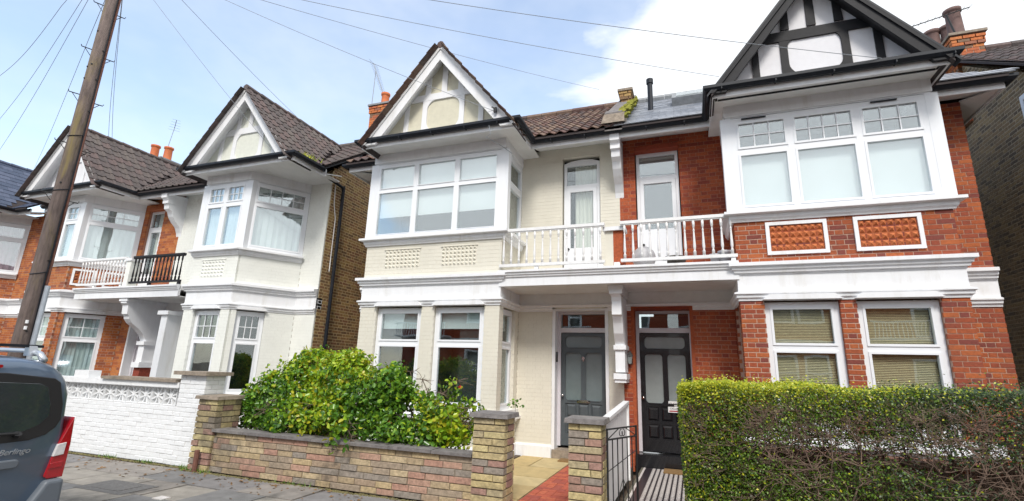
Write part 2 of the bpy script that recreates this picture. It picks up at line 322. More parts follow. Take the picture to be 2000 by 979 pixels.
# ---- mouldings run along a wall line with mitred corners; profile is (out, z)
def mould(name, pts, prof, m, parent, label=None):
    n = len(pts); dirs = [(Vector(pts[i+1])-Vector(pts[i])).normalized() for i in range(n-1)]
    nor = [Vector((d.y, -d.x)) for d in dirs]; loops = []
    for i in range(n):
        if i == 0: o = nor[0]
        elif i == n-1: o = nor[-1]
        else:
            b = (nor[i-1]+nor[i]); b.normalize(); o = b/max(.3, b.dot(nor[i]))
        loops.append([(pts[i][0]+o.x*a, pts[i][1]+o.y*a, z) for a, z in prof])
    mb = MB(); k = len(prof); mb.v = [p for l in loops for p in l]
    for i in range(n-1): mb.f += [(i*k+j, i*k+(j+1) % k, (i+1)*k+(j+1) % k, (i+1)*k+j) for j in range(k)]
    mb.f += [tuple(range(k)), tuple((n-1)*k+j for j in reversed(range(k)))]
    return mb.build(name, m, parent, label)
def flatp(o, z0, z1, i=-.02): return [(i, z0), (o, z0), (o, z1), (i, z1)]
def fillet(mb, F, cu, cw, su, sw, r, v0, v1):
    a = [(cu, cw)]+[(cu+su*(r-r*math.cos(t)), cw+sw*(r-r*math.sin(t))) for t in [math.pi/2*i/6 for i in range(7)]]
    a = [(cu, cw), (cu+su*0, cw+sw*r)]+[(cu+su*(r-r*math.cos(math.pi/2*i/6)), cw+sw*(r-r*math.sin(math.pi/2*i/6))) for i in range(1, 6)]+[(cu+su*r, cw)]
    # fan of thin solids keeps the concave corner clean
    for i in range(1, len(a)-1): mb.plate([a[0], a[i], a[i+1]], v0, v1, F)
# ---- windows
def window(parent, F, u0, u1, w0, w1, lights, tr=None, fwd=.055, rec=.05, bars=None, back='room', glass='glass', fm='upvc', sash=True, name='window', depth=.5, bot=None, topback=None, label=None, split=None):
    """lights: u boundaries (mullion centres); tr: transom height; bars: (cols, rows) glazing bars in the top lights"""
    v0, v1 = -rec-.07, -rec
    mb = MB(); cell = [u0, *lights, u1]
    mb.box(u0, u0+fwd, v0, v1, w0, w1, F).box(u1-fwd, u1, v0, v1, w0, w1, F).box(u0+fwd, u1-fwd, v0, v1, w1-fwd, w1, F).box(u0+fwd, u1-fwd, v0, v1, w0, w0+fwd, F)
    for u in lights: mb.box(u-fwd*.55, u+fwd*.55, v0, v1+.004, w0+fwd, w1-fwd, F)
    panes = []
    for i in range(len(cell)-1):
        a = cell[i]+(fwd if i == 0 else fwd*.55); b = cell[i+1]-(fwd if i == len(cell)-2 else fwd*.55)
        rows = [(w0+fwd, w1-fwd)] if tr is None else [(w0+fwd, tr-fwd*.5), (tr+fwd*.5, w1-fwd)]
        if tr is not None: mb.box(a, b, v0, v1-.002, tr-fwd*.5, tr+fwd*.5, F)
        for j, (c, d) in enumerate(rows):
            s = .035 if sash else .012
            mb.box(a, a+s, v0+.01, v1+.012, c, d, F).box(b-s, b, v0+.01, v1+.012, c, d, F).box(a+s, b-s, v0+.01, v1+.012, c, c+s, F).box(a+s, b-s, v0+.01, v1+.012, d-s, d, F)
            panes.append((a+s, b-s, c+s, d-s, j))
    fr = mb.build(name, fm, parent, label)
    for (a, b, c, d, j) in panes:
        MB().box(a-.004, b+.004, v1-.03, v1-.022, c-.004, d+.004, F).build('pane', glass, fr)
        if bars and j == (1 if tr is not None else 0):
            nc, nr = bars; nc += 1 if (len(lights) == 2 and lights[0] < (a+b)/2 < lights[1]) else 0
            for i in range(1, nc): MB().box(a+(b-a)*i/nc-.008, a+(b-a)*i/nc+.008, v1-.02, v1-.006, c, d, F).build('glazing_bar', fm, fr)
            for i in range(1, nr): MB().box(a, b, v1-.021, v1-.008, c+(d-c)*i/nr-.008, c+(d-c)*i/nr+.008, F).build('glazing_bar', fm, fr)
    # room behind
    mb = MB(); e = .01; vv = v0-.01
    a, b, c, d = u0+e, u1-e, w0+e, w1-e
    for P in ([(a, -depth, c), (b, -depth, c), (b, -depth, d), (a, -depth, d)], [(a, vv, c), (a, -depth, c), (a, -depth, d), (a, vv, d)], [(b, vv, c), (b, -depth, c), (b, -depth, d), (b, vv, d)], [(a, vv, c), (b, vv, c), (b, -depth, c), (a, -depth, c)], [(a, vv, d), (b, vv, d), (b, -depth, d), (a, -depth, d)]):
        mb.poly([F.p(*p) for p in P])
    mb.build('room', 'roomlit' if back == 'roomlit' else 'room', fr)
    if back in ('blind', 'net', 'curtain', 'pink'):
        for (a, b, c, d, j) in panes:
            if topback is not None and j == 1 and topback == 'none': continue
            c0 = c
            if split is not None and j == 0: c0 = c+(d-c)*split
            if back == 'blind': MB().box(a-.02, b+.02, v0-.045, v0-.04, c0-.02, d+.02, F).build('window_blind', 'blind', fr)
            else:
                mb = MB(); n = 24; P = [(a-.02+(b-a+.04)*i/n, v0-.06+.018*math.sin(i*1.9+a*7)+.01*math.sin(i*.8)) for i in range(n+1)]
                for i in range(n): mb.poly([F.p(P[i][0], P[i][1], c0-.02), F.p(P[i+1][0], P[i+1][1], c0-.02), F.p(P[i+1][0], P[i+1][1], d+.02), F.p(P[i][0], P[i][1], d+.02)])
                mb.build('curtain', back, fr, smooth=True)
    elif back == 'halfblind':
        for (a, b, c, d, j) in panes:
            if j == 1: MB().box(a-.02, b+.02, v0-.045, v0-.04, c+(d-c)*.42, d+.02, F).build('window_blind', 'blind', fr)
    elif back == 'slats':
        mb = MB()
        for (a, b, c, d, j) in panes:
            z = c
            while z < d: mb.hexa([F.p(*q) for q in ((a, v0-.030, z+.019), (b, v0-.030, z+.019), (b, v0-.016, z), (a, v0-.016, z), (a, v0-.027, z+.020), (b, v0-.027, z+.020), (b, v0-.013, z+.001), (a, v0-.013, z+.001))]); z += .024
        mb.build('slatted_blind', 'slat', fr, stuff=True)
    return fr
# ---- roof coverings
def tile_geo(kind, w, l):
    mb = MB(); t = .012
    if kind == 'pan':      # rolled tile: wave across the width
        n = 8; top = [(w*(i/n-.5), .022*math.cos(2*math.pi*i/n)+.012) for i in range(n+1)]
    elif kind == 'roll':
        top = [(-w/2, .004), (w*.12, .004), (w*.2, .03), (w*.32, .036), (w*.44, .03), (w*.5, .006)]
    else: top = [(-w/2+.002, .006), (w/2-.002, .006)]
    k = len(top); lift = .020 if kind != 'slate' else .010
    v = [(x, 0, h+lift) for x, h in top]+[(x, l*1.06, h) for x, h in top]+[(x, 0, h+lift-t-.006) for x, h in top]
    f = [(i, i+1, k+i+1, k+i) for i in range(k-1)]+[(2*k+i, 2*k+i+1, i+1, i) for i in range(k-1)]+[(0, k, 2*k), (k-1, 3*k-1, 2*k-1)]
    mb.v = v; mb.f = f; return mb
def tiles(parent, P0, ax, us, W_, L_, tw, tl, keep, kind, m, nind=0):
    ax, us = Vector(ax).normalized(), Vector(us).normalized(); nz = ax.cross(us)
    if nz.z < 0: nz = -nz
    g = tile_geo(kind, tw, tl); pts = []
    rows = int(L_/tl)+1; cols = int(W_/tw)+2
    for r in range(rows):
        for c in range(cols):
            off = (.5 if (r % 2 and kind == 'slate') else 0)
            p = Vector(P0)+ax*((c+off)*tw)+us*(r*tl)
            if keep(p+us*tl*.5): pts.append(p)
    rotm = Matrix((ax, us, nz)).transposed()
    if nind:
        pts.sort(key=lambda p: (0 if inframe(p, 1.0) else 1, (p-CAM).length))
        me = g.mesh('roof_tile', m, fix=False)
        for p in pts[:nind]:
            o = bpy.data.objects.new('roof_tile', me); COL.objects.link(o); o.parent = parent
            o.matrix_local = Matrix.Translation(p) @ rotm.to_4x4()
        pts = pts[nind:]
    if pts:
        V = np.array(g.v) @ np.array(rotm).T; nv = len(g.v); mb = MB()
        for i, p in enumerate(pts):
            j = random.uniform(-.004, .004); q = p+nz*j
            mb.v += (V+np.array(q)).tolist(); mb.f += [tuple(a+i*nv for a in f) for f in g.f]
        me = bpy.data.meshes.new('roof_tiles'); me.from_pydata(mb.v, [], mb.f); me.materials.append(M[m])
        o = bpy.data.objects.new('tiling', me); COL.objects.link(o); o.parent = parent; o['kind'] = 'stuff'
# ------------------------------------------------------------------ ground
def S(name, mb, m): return mb.build(name, m, kind='structure')
S('ground', MB().box(-300, 300, -300, 400, -.6, -.16), 'soil')
S('road', MB().box(-120, 120, -5.6, 3.1, -.156, -.12), 'asphalt')
pav = S('pavement', MB().box(-60, 40, 3.26, 5.75, -.155, -.02), 'sandy')
S('opposite_pavement', MB().box(-60, 40, -9.5, -5.6, -.15, 0), 'slab')
kb = S('kerb', MB().box(-60, 40, 3.1, 3.255, -.15, -.02), 'sandy')
x = -16
while x < 6:
    MB().box(x+.006, x+.894, 3.102, 3.253, -.14, .003).build('kerb_stone', 'kerb', kb); x += .9
rg = random.Random(3)
ys = [3.265, 3.88, 4.5, 5.12, 5.74]
def in_manhole(x, y): return False
for j in range(4):
    x = -14 - j*.37
    while x < 1.5:
        l = rg.choice([.9, .75, .6, .9]); z = rg.uniform(-.006, .006)
        mb = MB().hexa([(x+.007, ys[j]+.007, -.04), (x+l-.007, ys[j]+.007, -.04), (x+l-.007, ys[j+1]-.007, -.04), (x+.007, ys[j+1]-.007, -.04),
                        (x+.007, ys[j]+.007, z), (x+l-.007, ys[j]+.007, z+rg.uniform(-.004, .004)), (x+l-.007, ys[j+1]-.007, z+rg.uniform(-.004, .004)), (x+.007, ys[j+1]-.007, z)])
        mb.build('paving_slab', 'slab', pav); x += l
# ---- front gardens
S('left_front_garden', MB().box(-20, -7.6, 5.95, 9.6, -.155, .0), 'soil')
S('middle_front_garden', MB().box(-7.3, -3.22, 5.9, 9.6, -.155, .002), 'soil')
S('right_front_garden', MB().box(.02, 8, 5.75, 12.5, -.155, .002), 'soil')
strip = S('sandstone_strip', MB().box(-3.2, -2.16, 5.76, 9.6, -.15, -.012), 'sandy')
for j, y in enumerate([5.77, 6.42, 7.2, 7.8, 8.6]):
    h = [.64, .77, .59, .79, .98][j]
    for a, b in ([(-3.19, -2.17)] if j % 2 else [(-3.19, -2.75), (-2.74, -2.17)]):
        MB().box(a+.006, b-.006, y+.006, y+h-.006, -.03, rg.uniform(.0, .006)).build('paving_slab', 'yorkstone', strip)
rp = S('red_path', MB().box(-2.155, -1.1, 5.76, 9.58, -.15, -.010), 'sandy')
me = MB().box(-.5, .5, -.5, .5, -.5, .5).mesh('paver', 'paver'); L = []
y = 5.77; j = 0
while y < 9.56:
    if j % 3 == 2:   # course of pavers set the other way
        x = -2.15
        while x < -1.12: L.append((x, min(x+.1, -1.105), y, min(y+.2, 9.575))); x += .105
        y += .205
    else:
        x = -2.15-(.1 if j % 2 else 0)
        while x < -1.12: L.append((max(x, -2.15), min(x+.2, -1.105), y, min(y+.1, 9.575))); x += .205
        y += .105
    j += 1
for (a, b, c, d) in L[:300]:
    if b-a < .02 or d-c < .02: continue
    o = bpy.data.objects.new('brick', me); COL.objects.link(o); o.parent = rp; o.location = ((a+b)/2, (c+d)/2, -.015+rg.uniform(-.002, .002)); o.scale = (b-a, d-c, .04)
mb = MB()
for (a, b, c, d) in L[300:]:
    if b-a > .02 and d-c > .02: mb.box(a, b, c, d, -.03, .004)
if mb.v: mb.build('paving_bricks', 'paver', rp, stuff=True)
tp = S('tiled_path', MB().box(-.94, .02, 5.76, 9.55, -.15, -.008), 'sandy')
bt, wt = MB(), MB(); s = .05
for i in range(12):
    for j in range(50):
        a, c = -.90+i*.075, 5.77+j*.075
        if i == 1: bt.box(a+.001, a+.074, c, c+.074, -.02, .0); continue
        if i == 0: wt.box(a+.001, a+.035, c, c+.074, -.02, .0); bt.box(a+.036, a+.074, c, c+.074, -.02, .0); continue
        wt.prism([(a+.004, c+.012, -.02), (a+.030, c+.002, -.02), (a+.056, c+.012, -.02), (a+.056, c+.048, -.02), (a+.030, c+.058, -.02), (a+.004, c+.048, -.02)], [(a+.004, c+.012, 0), (a+.030, c+.002, 0), (a+.056, c+.012, 0), (a+.056, c+.048, 0), (a+.030, c+.058, 0), (a+.004, c+.048, 0)])
bt.box(-.75, 0.0, 5.77, 9.52, -.02, -.002)
bt.build('black_tiles', 'black_tile', tp, stuff=True); wt.build('white_tiles', 'white_tile', tp, stuff=True)
# ------------------------------------------------------------------ houses
ROOFZ = lambda y: 6.5+.70*(y-8.9)
def poly_z(pts, z): return [(x, y, z) for x, y in pts]
def gable(H, xc, hw, tm, wallm, tilem, tkind, bargem, nind=0, yf=7.93, zb=6.21, zt=8.26):
    """front gable: render wall, applied timbers, bargeboards, tiled slopes"""
    F = Fr(xc, yf+.30, 1, 0); slope = (zt-zb)/hw
    MB().plate([(-hw+.05, zb+.02), (hw-.05, zb+.02), (0, zt-.05)], -.12, 0, F).build('gable_wall', wallm, H)
    lim = lambda x: zt-.09-slope*abs(x)
    def T(pts, v=.03): return MB().plate([(x, min(z, lim(x))) for x, z in pts], 0, v, F).build('timber', tm, H)
    T([(-1.52, zb+.04), (1.52, zb+.04), (1.42, 6.47), (-1.42, 6.47)], .035)
    for sg in (-1, 1):
        T([(.83*sg, 6.47), (.94*sg, 6.47), (.935*sg, 9), (.83*sg, 9)], .03)
        T([(.385*sg, 6.47), (.50*sg, 6.47), (.495*sg, 7.20), (.385*sg, 7.20)], .031)
        T([(.33*sg, 7.345), (.46*sg, 7.345), (.44*sg, 9), (.33*sg, 9)], .03)
    T([(-.80, 7.2), (.80, 7.2), (.66, 7.345), (-.66, 7.345)], .034)
    T([(-.065, 7.345), (.065, 7.345), (.06, 8.1), (-.06, 8.1)], .03)
    for su, cx in ((1, -.385), (-1, .385)):
        for sw, cz in ((1, 6.47), (-1, 7.20)):
            mb = MB(); fillet(mb, F, cx, cz, su, sw, .22, 0, .0295); mb.build('corner_brace', tm, H)
    G = Fr(xc, yf, 1, 0); bw = .31 if bargem == 'white' else .22
    for sg in (-1, 1):
        a = [(0, zt), (sg*(hw+.04), zb-.02), (sg*(hw-bw*.8), zb-.02), (0, zt-bw)]
        MB().plate(a, -.06, 0, G).build('bargeboard', bargem, H)
        a = [(0, zt+.03), (sg*(hw+.07), zb-.02+.0), (sg*(hw+.0), zb-.02), (0, zt-.055)]
        MB().plate(a, -.05, .028, G).build('barge_moulding', bargem if bargem != 'white' else 'wood_white', H)
        # soffit behind the bargeboard
        MB().prism([G.p(0, -.065, zt-.06), G.p(sg*(hw-.02), -.065, zb), G.p(sg*(hw-.05), -.065, zb), G.p(0, -.065, zt-.10)], [G.p(0, -.31, zt-.06), G.p(sg*(hw-.02), -.31, zb), G.p(sg*(hw-.05), -.31, zb), G.p(0, -.31, zt-.10)]).build('verge_soffit', bargem, H)
    ang = math.atan2(zt-zb, hw); yv = 8.9+(zt-6.5)/.70; ye = 8.62
    rf = MB()
    for sg in (-1, 1):
        e = (xc+sg*(hw+.055), zb-.045)
        top = [(xc, yf-.02, zt+.03), (xc, yv, zt+.03), (e[0], ye, e[1]+.0), (e[0], yf-.02, e[1])]
        rf.prism(top, [(a, b, c-.04) for a, b, c in top])
    ro = rf.build('gable_roof', 'deck', H)
    for sg in (-1, 1):
        us = Vector((-sg*math.cos(ang), 0, math.sin(ang)))
        P0 = Vector((xc+sg*(hw+.05), yf-.025, zb-.028))
        keep = lambda p: p.z > ROOFZ(p.y)-.02 and p.z < zt+.03 and (xc-p.x)*sg < .02 and (tkind != 'slate' or p.y > yf+.12)
        tw, tl = (.25, .265) if tkind != 'slate' else (.3, .2)
        vis = (sg > 0)
        tiles(ro, P0, (0, 1, 0), us, 4.2, math.hypot(hw+.10, zt-zb+.08), tw, tl, keep, tkind, tilem, nind if vis else 0)
        # verge edge: mortar-bedded tile ends seen from the front
        mb = MB(); n = 11 if tkind != 'slate' else 0; Lr = math.hypot(hw+.1, zt-zb+.05)
        for i in range(n):
            a = i*Lr/n; q = P0+us*a; q2 = P0+us*(a+Lr/n*.98)
            nz = Vector((sg*math.sin(ang), 0, math.cos(ang)))
            mb.prism([tuple(q+nz*.0), tuple(q+nz*.03), tuple(q2+nz*.018), tuple(q2-nz*.006)], [tuple(q+Vector((0, .1, 0))), tuple(q+nz*.03+Vector((0, .1, 0))), tuple(q2+nz*.018+Vector((0, .1, 0))), tuple(q2-nz*.006+Vector((0, .1, 0)))])
        if n: mb.build('verge_tiles', tilem, ro, stuff=True)
    if tkind == 'slate':
        for sg in (-1, 1):
            MB().prism([(xc, yf-.03, zt+.02), (xc, yf-.03, zt+.075), (xc+sg*(hw+.12), yf-.03, zb-.045), (xc+sg*(hw+.12), yf-.03, zb-.09)], [(xc, yf+.16, zt+.02), (xc, yf+.16, zt+.075), (xc+sg*(hw+.12), yf+.16, zb-.045), (xc+sg*(hw+.12), yf+.16, zb-.09)]).build('verge_capping', 'gutter', ro)
    y = yf-.04
    while y < yv:
        MB().tube([(xc, y, zt+.035), (xc, y+.44, zt+.03)], [.08, .07], 8).build('ridge_tile', tilem, ro); y += .45
def eaves(H, pts, z, dr, fascia='white', gut='gutter'):
    """gutter, fascia and soffit along a line of eave points (outer edge)"""
    mould('gutter', pts, [(.0, z+.0), (.035, z-.065), (.085, z-.065), (.125, z-.02), (.125, z+.03), (.11, z+.03), (.10, z-.01), (.07, z-.045), (.04, z-.045), (.012, z+.03), (0, z+.03)], gut, H)
    mould('fascia', pts, [(-.03, z-.15), (-.002, z-.15), (-.002, z+.02), (-.03, z+.02)], fascia, H)
def pyramids(H, F, u0, u1, w0, w1, nx, nz, frame, face, fm):
    fr = MB(); t = .055
    if frame: fr.box(u0, u1, 0, .03, w1-t, w1, F).box(u0, u1, 0, .03, w0, w0+t, F).box(u0, u0+t, 0, .0295, w0+t, w1-t, F).box(u1-t, u1, 0, .0295, w0+t, w1-t, F)
    else: fr.box(u0-.02, u1+.02, 0, .02, w1, w1+.025, F); t = 0
    f = fr.build('decorative_panel', fm, H)
    mb = MB(); du = (u1-u0-2*t)/nx; dw = (w1-w0-2*t)/nz
    for i in range(nx):
        for j in range(nz):
            a, c = u0+t+i*du, w0+t+j*dw; n = len(mb.v); v0 = -.004
            mb.v += [F.p(a+.006, v0, c+.006), F.p(a+du-.006, v0, c+.006), F.p(a+du-.006, v0, c+dw-.006), F.p(a+.006, v0, c+dw-.006), F.p(a+du/2, .038, c+dw/2)]
            mb.f += [(n, n+1, n+4), (n+1, n+2, n+4), (n+2, n+3, n+4), (n+3, n, n+4), (n+3, n+2, n+1, n)]
    mb.box(u0+t, u1-t, -.006, -.001, w0+t, w1-t, F)
    mb.build('pyramid_tiles', face, f, stuff=True)
def door(H, x0, x1, z0, zl, zt, m, frost, y=9.86, sign=None, lower='six', fm='lilac'):
    """front door in a frame with a fanlight over it"""
    F = Fr(x0, y, 1, 0); w = x1-x0; t = .09
    fr = MB().box(0, t, -.1, .03, z0, zt, F).box(w-t*.6, w, -.1, .03, z0, zt, F).box(t, w-t*.6, -.1, .03, zt-.09, zt, F).box(t, w-t*.6, -.1, .035, zl, zl+.09, F)
    d = fr.build('door_frame', fm, H)
    MB().box(t, w-t*.6, -.06, -.052, zl+.09, zt-.09, F).build('fanlight', 'dark_glass', d)
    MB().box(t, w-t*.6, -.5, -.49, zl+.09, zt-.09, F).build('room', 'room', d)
    a, b = t+.005, w-t*.6-.005
    dr = MB(); zz = [z0+.02, z0+.24, z0+.50, z0+.56, z0+.80]; gb, gt = z0+.86, zl-.40; g2b, g2t = zl-.30, zl-.07; st = .085; mc = (a+b)/2
    dr.box(a, b, -.05, -.02, z0+.01, gb-.02, F)                     # lower slab
    dr.box(a, a+st, -.05, .0, z0+.01, zl-.005, F).box(b-st, b, -.05, .0, z0+.01, zl-.005, F)
    dr.box(a+st, b-st, -.05, .0, zl-.07, zl-.005, F).box(a+st, b-st, -.05, .0, gt, g2b, F).box(a+st, b-st, -.05, 0, z0+.80, gb, F).box(a+st, b-st, -.05, 0, z0+.01, z0+.22, F)
    dr.box(mc-.045, mc+.045, -.05, .0, gb, gt, F)
    for su, cx in ((1, a+st), (-1, b-st)):
        for sw, cz in ((1, g2b), (-1, g2t)): fillet(dr, F, cx, cz, su, sw, .08, -.04, -.001)
    for (p, q) in ((a+st, mc-.045), (mc+.045, b-st)):
        for su, cx in ((1, p), (-1, q)):
            for sw, cz in ((1, gb), (-1, gt)): fillet(dr, F, cx, cz, su, sw, .07, -.04, -.001)
    dr.box(a+st, b-st, -.05, .0, z0+.49, z0+.53, F)
    n = 3
    for i in range(1, n): u = a+st+(b-a-2*st)*i/n; dr.box(u-.022, u+.022, -.05, -.001, z0+.22, z0+.80, F)
    # moulding beads round the glass
    for (p, q, c, e) in ((a+st, mc-.045, gb, gt), (mc+.045, b-st, gb, gt), (a+st, b-st, g2b, g2t)):
        dr.box(p+.05, q-.05, -.02, .012, e-.004, e+.014, F).box(p+.05, q-.05, -.02, .012, c-.014, c+.004, F)
    dd = dr.build('front_door', m, H)
    for (p, q, c, e) in ((a+st, mc-.045, gb, gt), (mc+.045, b-st, gb, gt), (a+st, b-st, g2b, g2t)):
        MB().box(p, q, -.035, -.028, c, e, F).build('glass_panel', frost, dd)
    for r in ((z0+.22, z0+.49), (z0+.53, z0+.80)):
        for i in range(n):
            u0_ = a+st+(b-a-2*st)*i/n+.03; u1_ = a+st+(b-a-2*st)*(i+1)/n-.03; c, e = r[0]+.02, r[1]-.02; k = .035
            MB().prism([F.p(u0_, -.02, c), F.p(u1_, -.02, c), F.p(u1_, -.02, e), F.p(u0_, -.02, e)], [F.p(u0_+k, .004, c+k), F.p(u1_-k, .004, c+k), F.p(u1_-k, .004, e-k), F.p(u0_+k, .004, e-k)]).build('door_panel', m, dd)
    MB().box(mc-.13, mc+.13, 0, .012, z0+.815, z0+.865, F).box(mc-.1, mc+.1, .012, .02, z0+.825, z0+.85, F).build('letterbox', 'chrome' if m == 'grey_door' else 'black_door', dd)
    MB().tube([F.p(a+.045, 0, z0+.95), F.p(a+.045, .03, z0+.95), F.p(a+.045, .06, z0+.95)], [.014, .014, .028], 10).build('door_knob', 'chrome', dd, smooth=True)
    if m == 'grey_door': MB().plate([(mc-.03, zl-.52), (mc, zl-.58), (mc+.03, zl-.52), (mc+.02, zl-.48), (mc-.02, zl-.48)], 0, .02, F).build('door_knocker', 'chrome', dd)
    return d, dd, F, mc
def balcony_door(H, x0, x1, z0, z1, arch, back, glass, solid=.35, y=9.6, rec=.09):
    F = Fr(x0, y, 1, 0); w = x1-x0; t = .06; zt = z1-.55
    mb = MB().box(0, t, -rec-.06, -rec, z0, z1, F).box(w-t, w, -rec-.06, -rec, z0, z1, F).box(t, w-t, -rec-.06, -rec, zt-.04, zt+.04, F).box(t, w-t, -rec-.06, -rec, z1-.07, z1, F)
    if arch: mb.plate([(0, z1), (w, z1), (w*.8, z1+.05), (w*.5, z1+.075), (w*.2, z1+.05)], -rec-.06, -rec, F)
    d = mb.build('balcony_door', 'upvc', H)
    mb = MB(); a, b = t+.004, w-t-.004; s = .075
    mb.box(a, a+s, -rec-.05, -rec+.012, z0+.02, zt-.045, F).box(b-s, b, -rec-.05, -rec+.012, z0+.02, zt-.045, F).box(a+s, b-s, -rec-.05, -rec+.012, zt-.045-s, zt-.045, F).box(a+s, b-s, -rec-.05, -rec+.01, z0+.02, z0+.02+solid, F)
    mb.build('door_leaf', 'upvc', d)
    MB().box(a+s, b-s, -rec-.03, -rec-.022, z0+.02+solid, zt-.045-s, F).build('pane', glass, d)
    MB().box(t, w-t, -rec-.03, -rec-.022, zt+.04, z1-.07, F).build('pane', glass, d)
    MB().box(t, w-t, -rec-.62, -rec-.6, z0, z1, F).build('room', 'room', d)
    if back:
        mb = MB(); n = 22; u0_ = t+(.16 if back == 'curtain' else 0)
        P = [(u0_+(w-t-u0_)*i/n, -rec-.12+.02*math.sin(i*1.7)) for i in range(n+1)]
        for i in range(n): mb.poly([F.p(P[i][0], P[i][1], z0+.1), F.p(P[i+1][0], P[i+1][1], z0+.1), F.p(P[i+1][0], P[i+1][1], z1-.05), F.p(P[i][0], P[i][1], z1-.05)])
        mb.build('curtain', back, d, smooth=True)
    MB().tube([F.p(a+.04, -rec+.012, z0+.42), F.p(a+.04, -rec+.05, z0+.42)], .022, 8).build('door_knob', 'iron', d)
    return d
def railing(H, x0, x1, y, zb, zt, m, n):
    r = MB().box(x0, x1, y-.035, y+.035, zt-.055, zt, WF).box(x0, x1, y-.022, y+.022, zt-.075, zt-.054, WF).build('handrail', m, H)
    MB().box(x0, x1, y-.03, y+.03, zb, zb+.05, WF).build('bottom_rail', m, H)
    h = zt-.075-zb-.05
    prof = [(.022, 0), (.022, .12), (.024, .13), (.013, .16), (.013, .17), (.021, .22), (.023, .26), (.018, .45), (.012, .68), (.011, .70), (.019, .72), (.011, .74), (.012, .80), (.02, .81), (.012, .825), (.021, .84), (.021, 1)]
    me = MB().tube([(0, 0, z*h) for q, z in prof], [q*1.05 for q, z in prof], 8).mesh('baluster', m, smooth=True)
    for i in range(n):
        o = bpy.data.objects.new('baluster', me); COL.objects.link(o); attach(o, H); o.location = (x0+(x1-x0)*(i+.5)/n, y, zb+.05)
def bracket(H, xp, w, prof, name='bracket', m='white'):
    o = MB().prism([(xp-w/2, y, z) for y, z in prof], [(xp+w/2, y, z) for y, z in prof]).build(name, m, H); return o
def chimney(H, x0, x1, y0, y1, z0, z1, m, pots, mort='mortar', pm='clay', capm='lead'):
    s = thing_child = MB().box(x0+.01, x1-.01, y0+.01, y1-.01, z0, z1-.02).build('chimney_stack', mort, H)
    mb = MB(); nc = int((z1-z0)/.075)
    for c in range(nc):
        z = z0+c*.075; e = .03 if c in (nc-2, nc-3) else (.045 if c == nc-1 else 0)
        for F, L in ((Fr(x0-e, y0-e, 1, 0), x1-x0+2*e), (Fr(x1+e, y0-e+.11, 0, 1), y1-y0+2*e-.22), (Fr(x0-e, y1+e-.11, 0, -1), y1-y0+2*e-.22), (Fr(x1+e, y1+e, -1, 0), x1-x0+2*e)):
            u = -.11*(c % 2)
            while u < L:
                a, b = max(u, 0), min(u+.215, L)
                if b-a > .02: mb.box(a, b-.01, -.1, 0, z+.005, z+.07, F)
                u += .225
    mb.build('brickwork', m, s, stuff=True)
    MB().box(x0-.07, x1+.07, y0-.07, y1+.07, z1-.02, z1+.04).build('chimney_cap', capm, s)
    for (px_, py_, r, h) in pots:
        MB().lathe((px_, py_, z1+.03), [(r*1.1, 0), (r*1.12, .05), (r, .08), (r*.92, h-.1), (r*.94, h-.09), (r*1.12, h-.07), (r*1.14, h), (r*.9, h), (r*.85, h-.12)], 14).build('chimney_pot', pm, s, smooth=True)
    return s
STR = [(-.02, 2.78), (.015, 2.78), (.02, 2.81), (.045, 2.83), (.05, 2.87), (.075, 2.885), (.075, 2.91), (.03, 2.925), (-.02, 2.925)]
FRZ = [(-.2, 2.925), (.012, 2.925), (.012, 3.19), (-.2, 3.19)]
CRN = [(-.02, 3.19), (.02, 3.19), (.025, 3.215), (.055, 3.225), (.06, 3.26), (.085, 3.275), (.09, 3.315), (.13, 3.33), (.13, 3.385), (.0, 3.41), (-.02, 3.41)]
SILL = [(-.1, 4.08), (.03, 4.08), (.035, 4.10), (.06, 4.13), (.065, 4.19), (.14, 4.20), (.14, 4.245), (-.1, 4.26)]
LSILL = [(-.1, .62), (.03, .62), (.04, .66), (.1, .68), (.1, .73), (.05, .76), (.05, .86), (-.1, .87)]
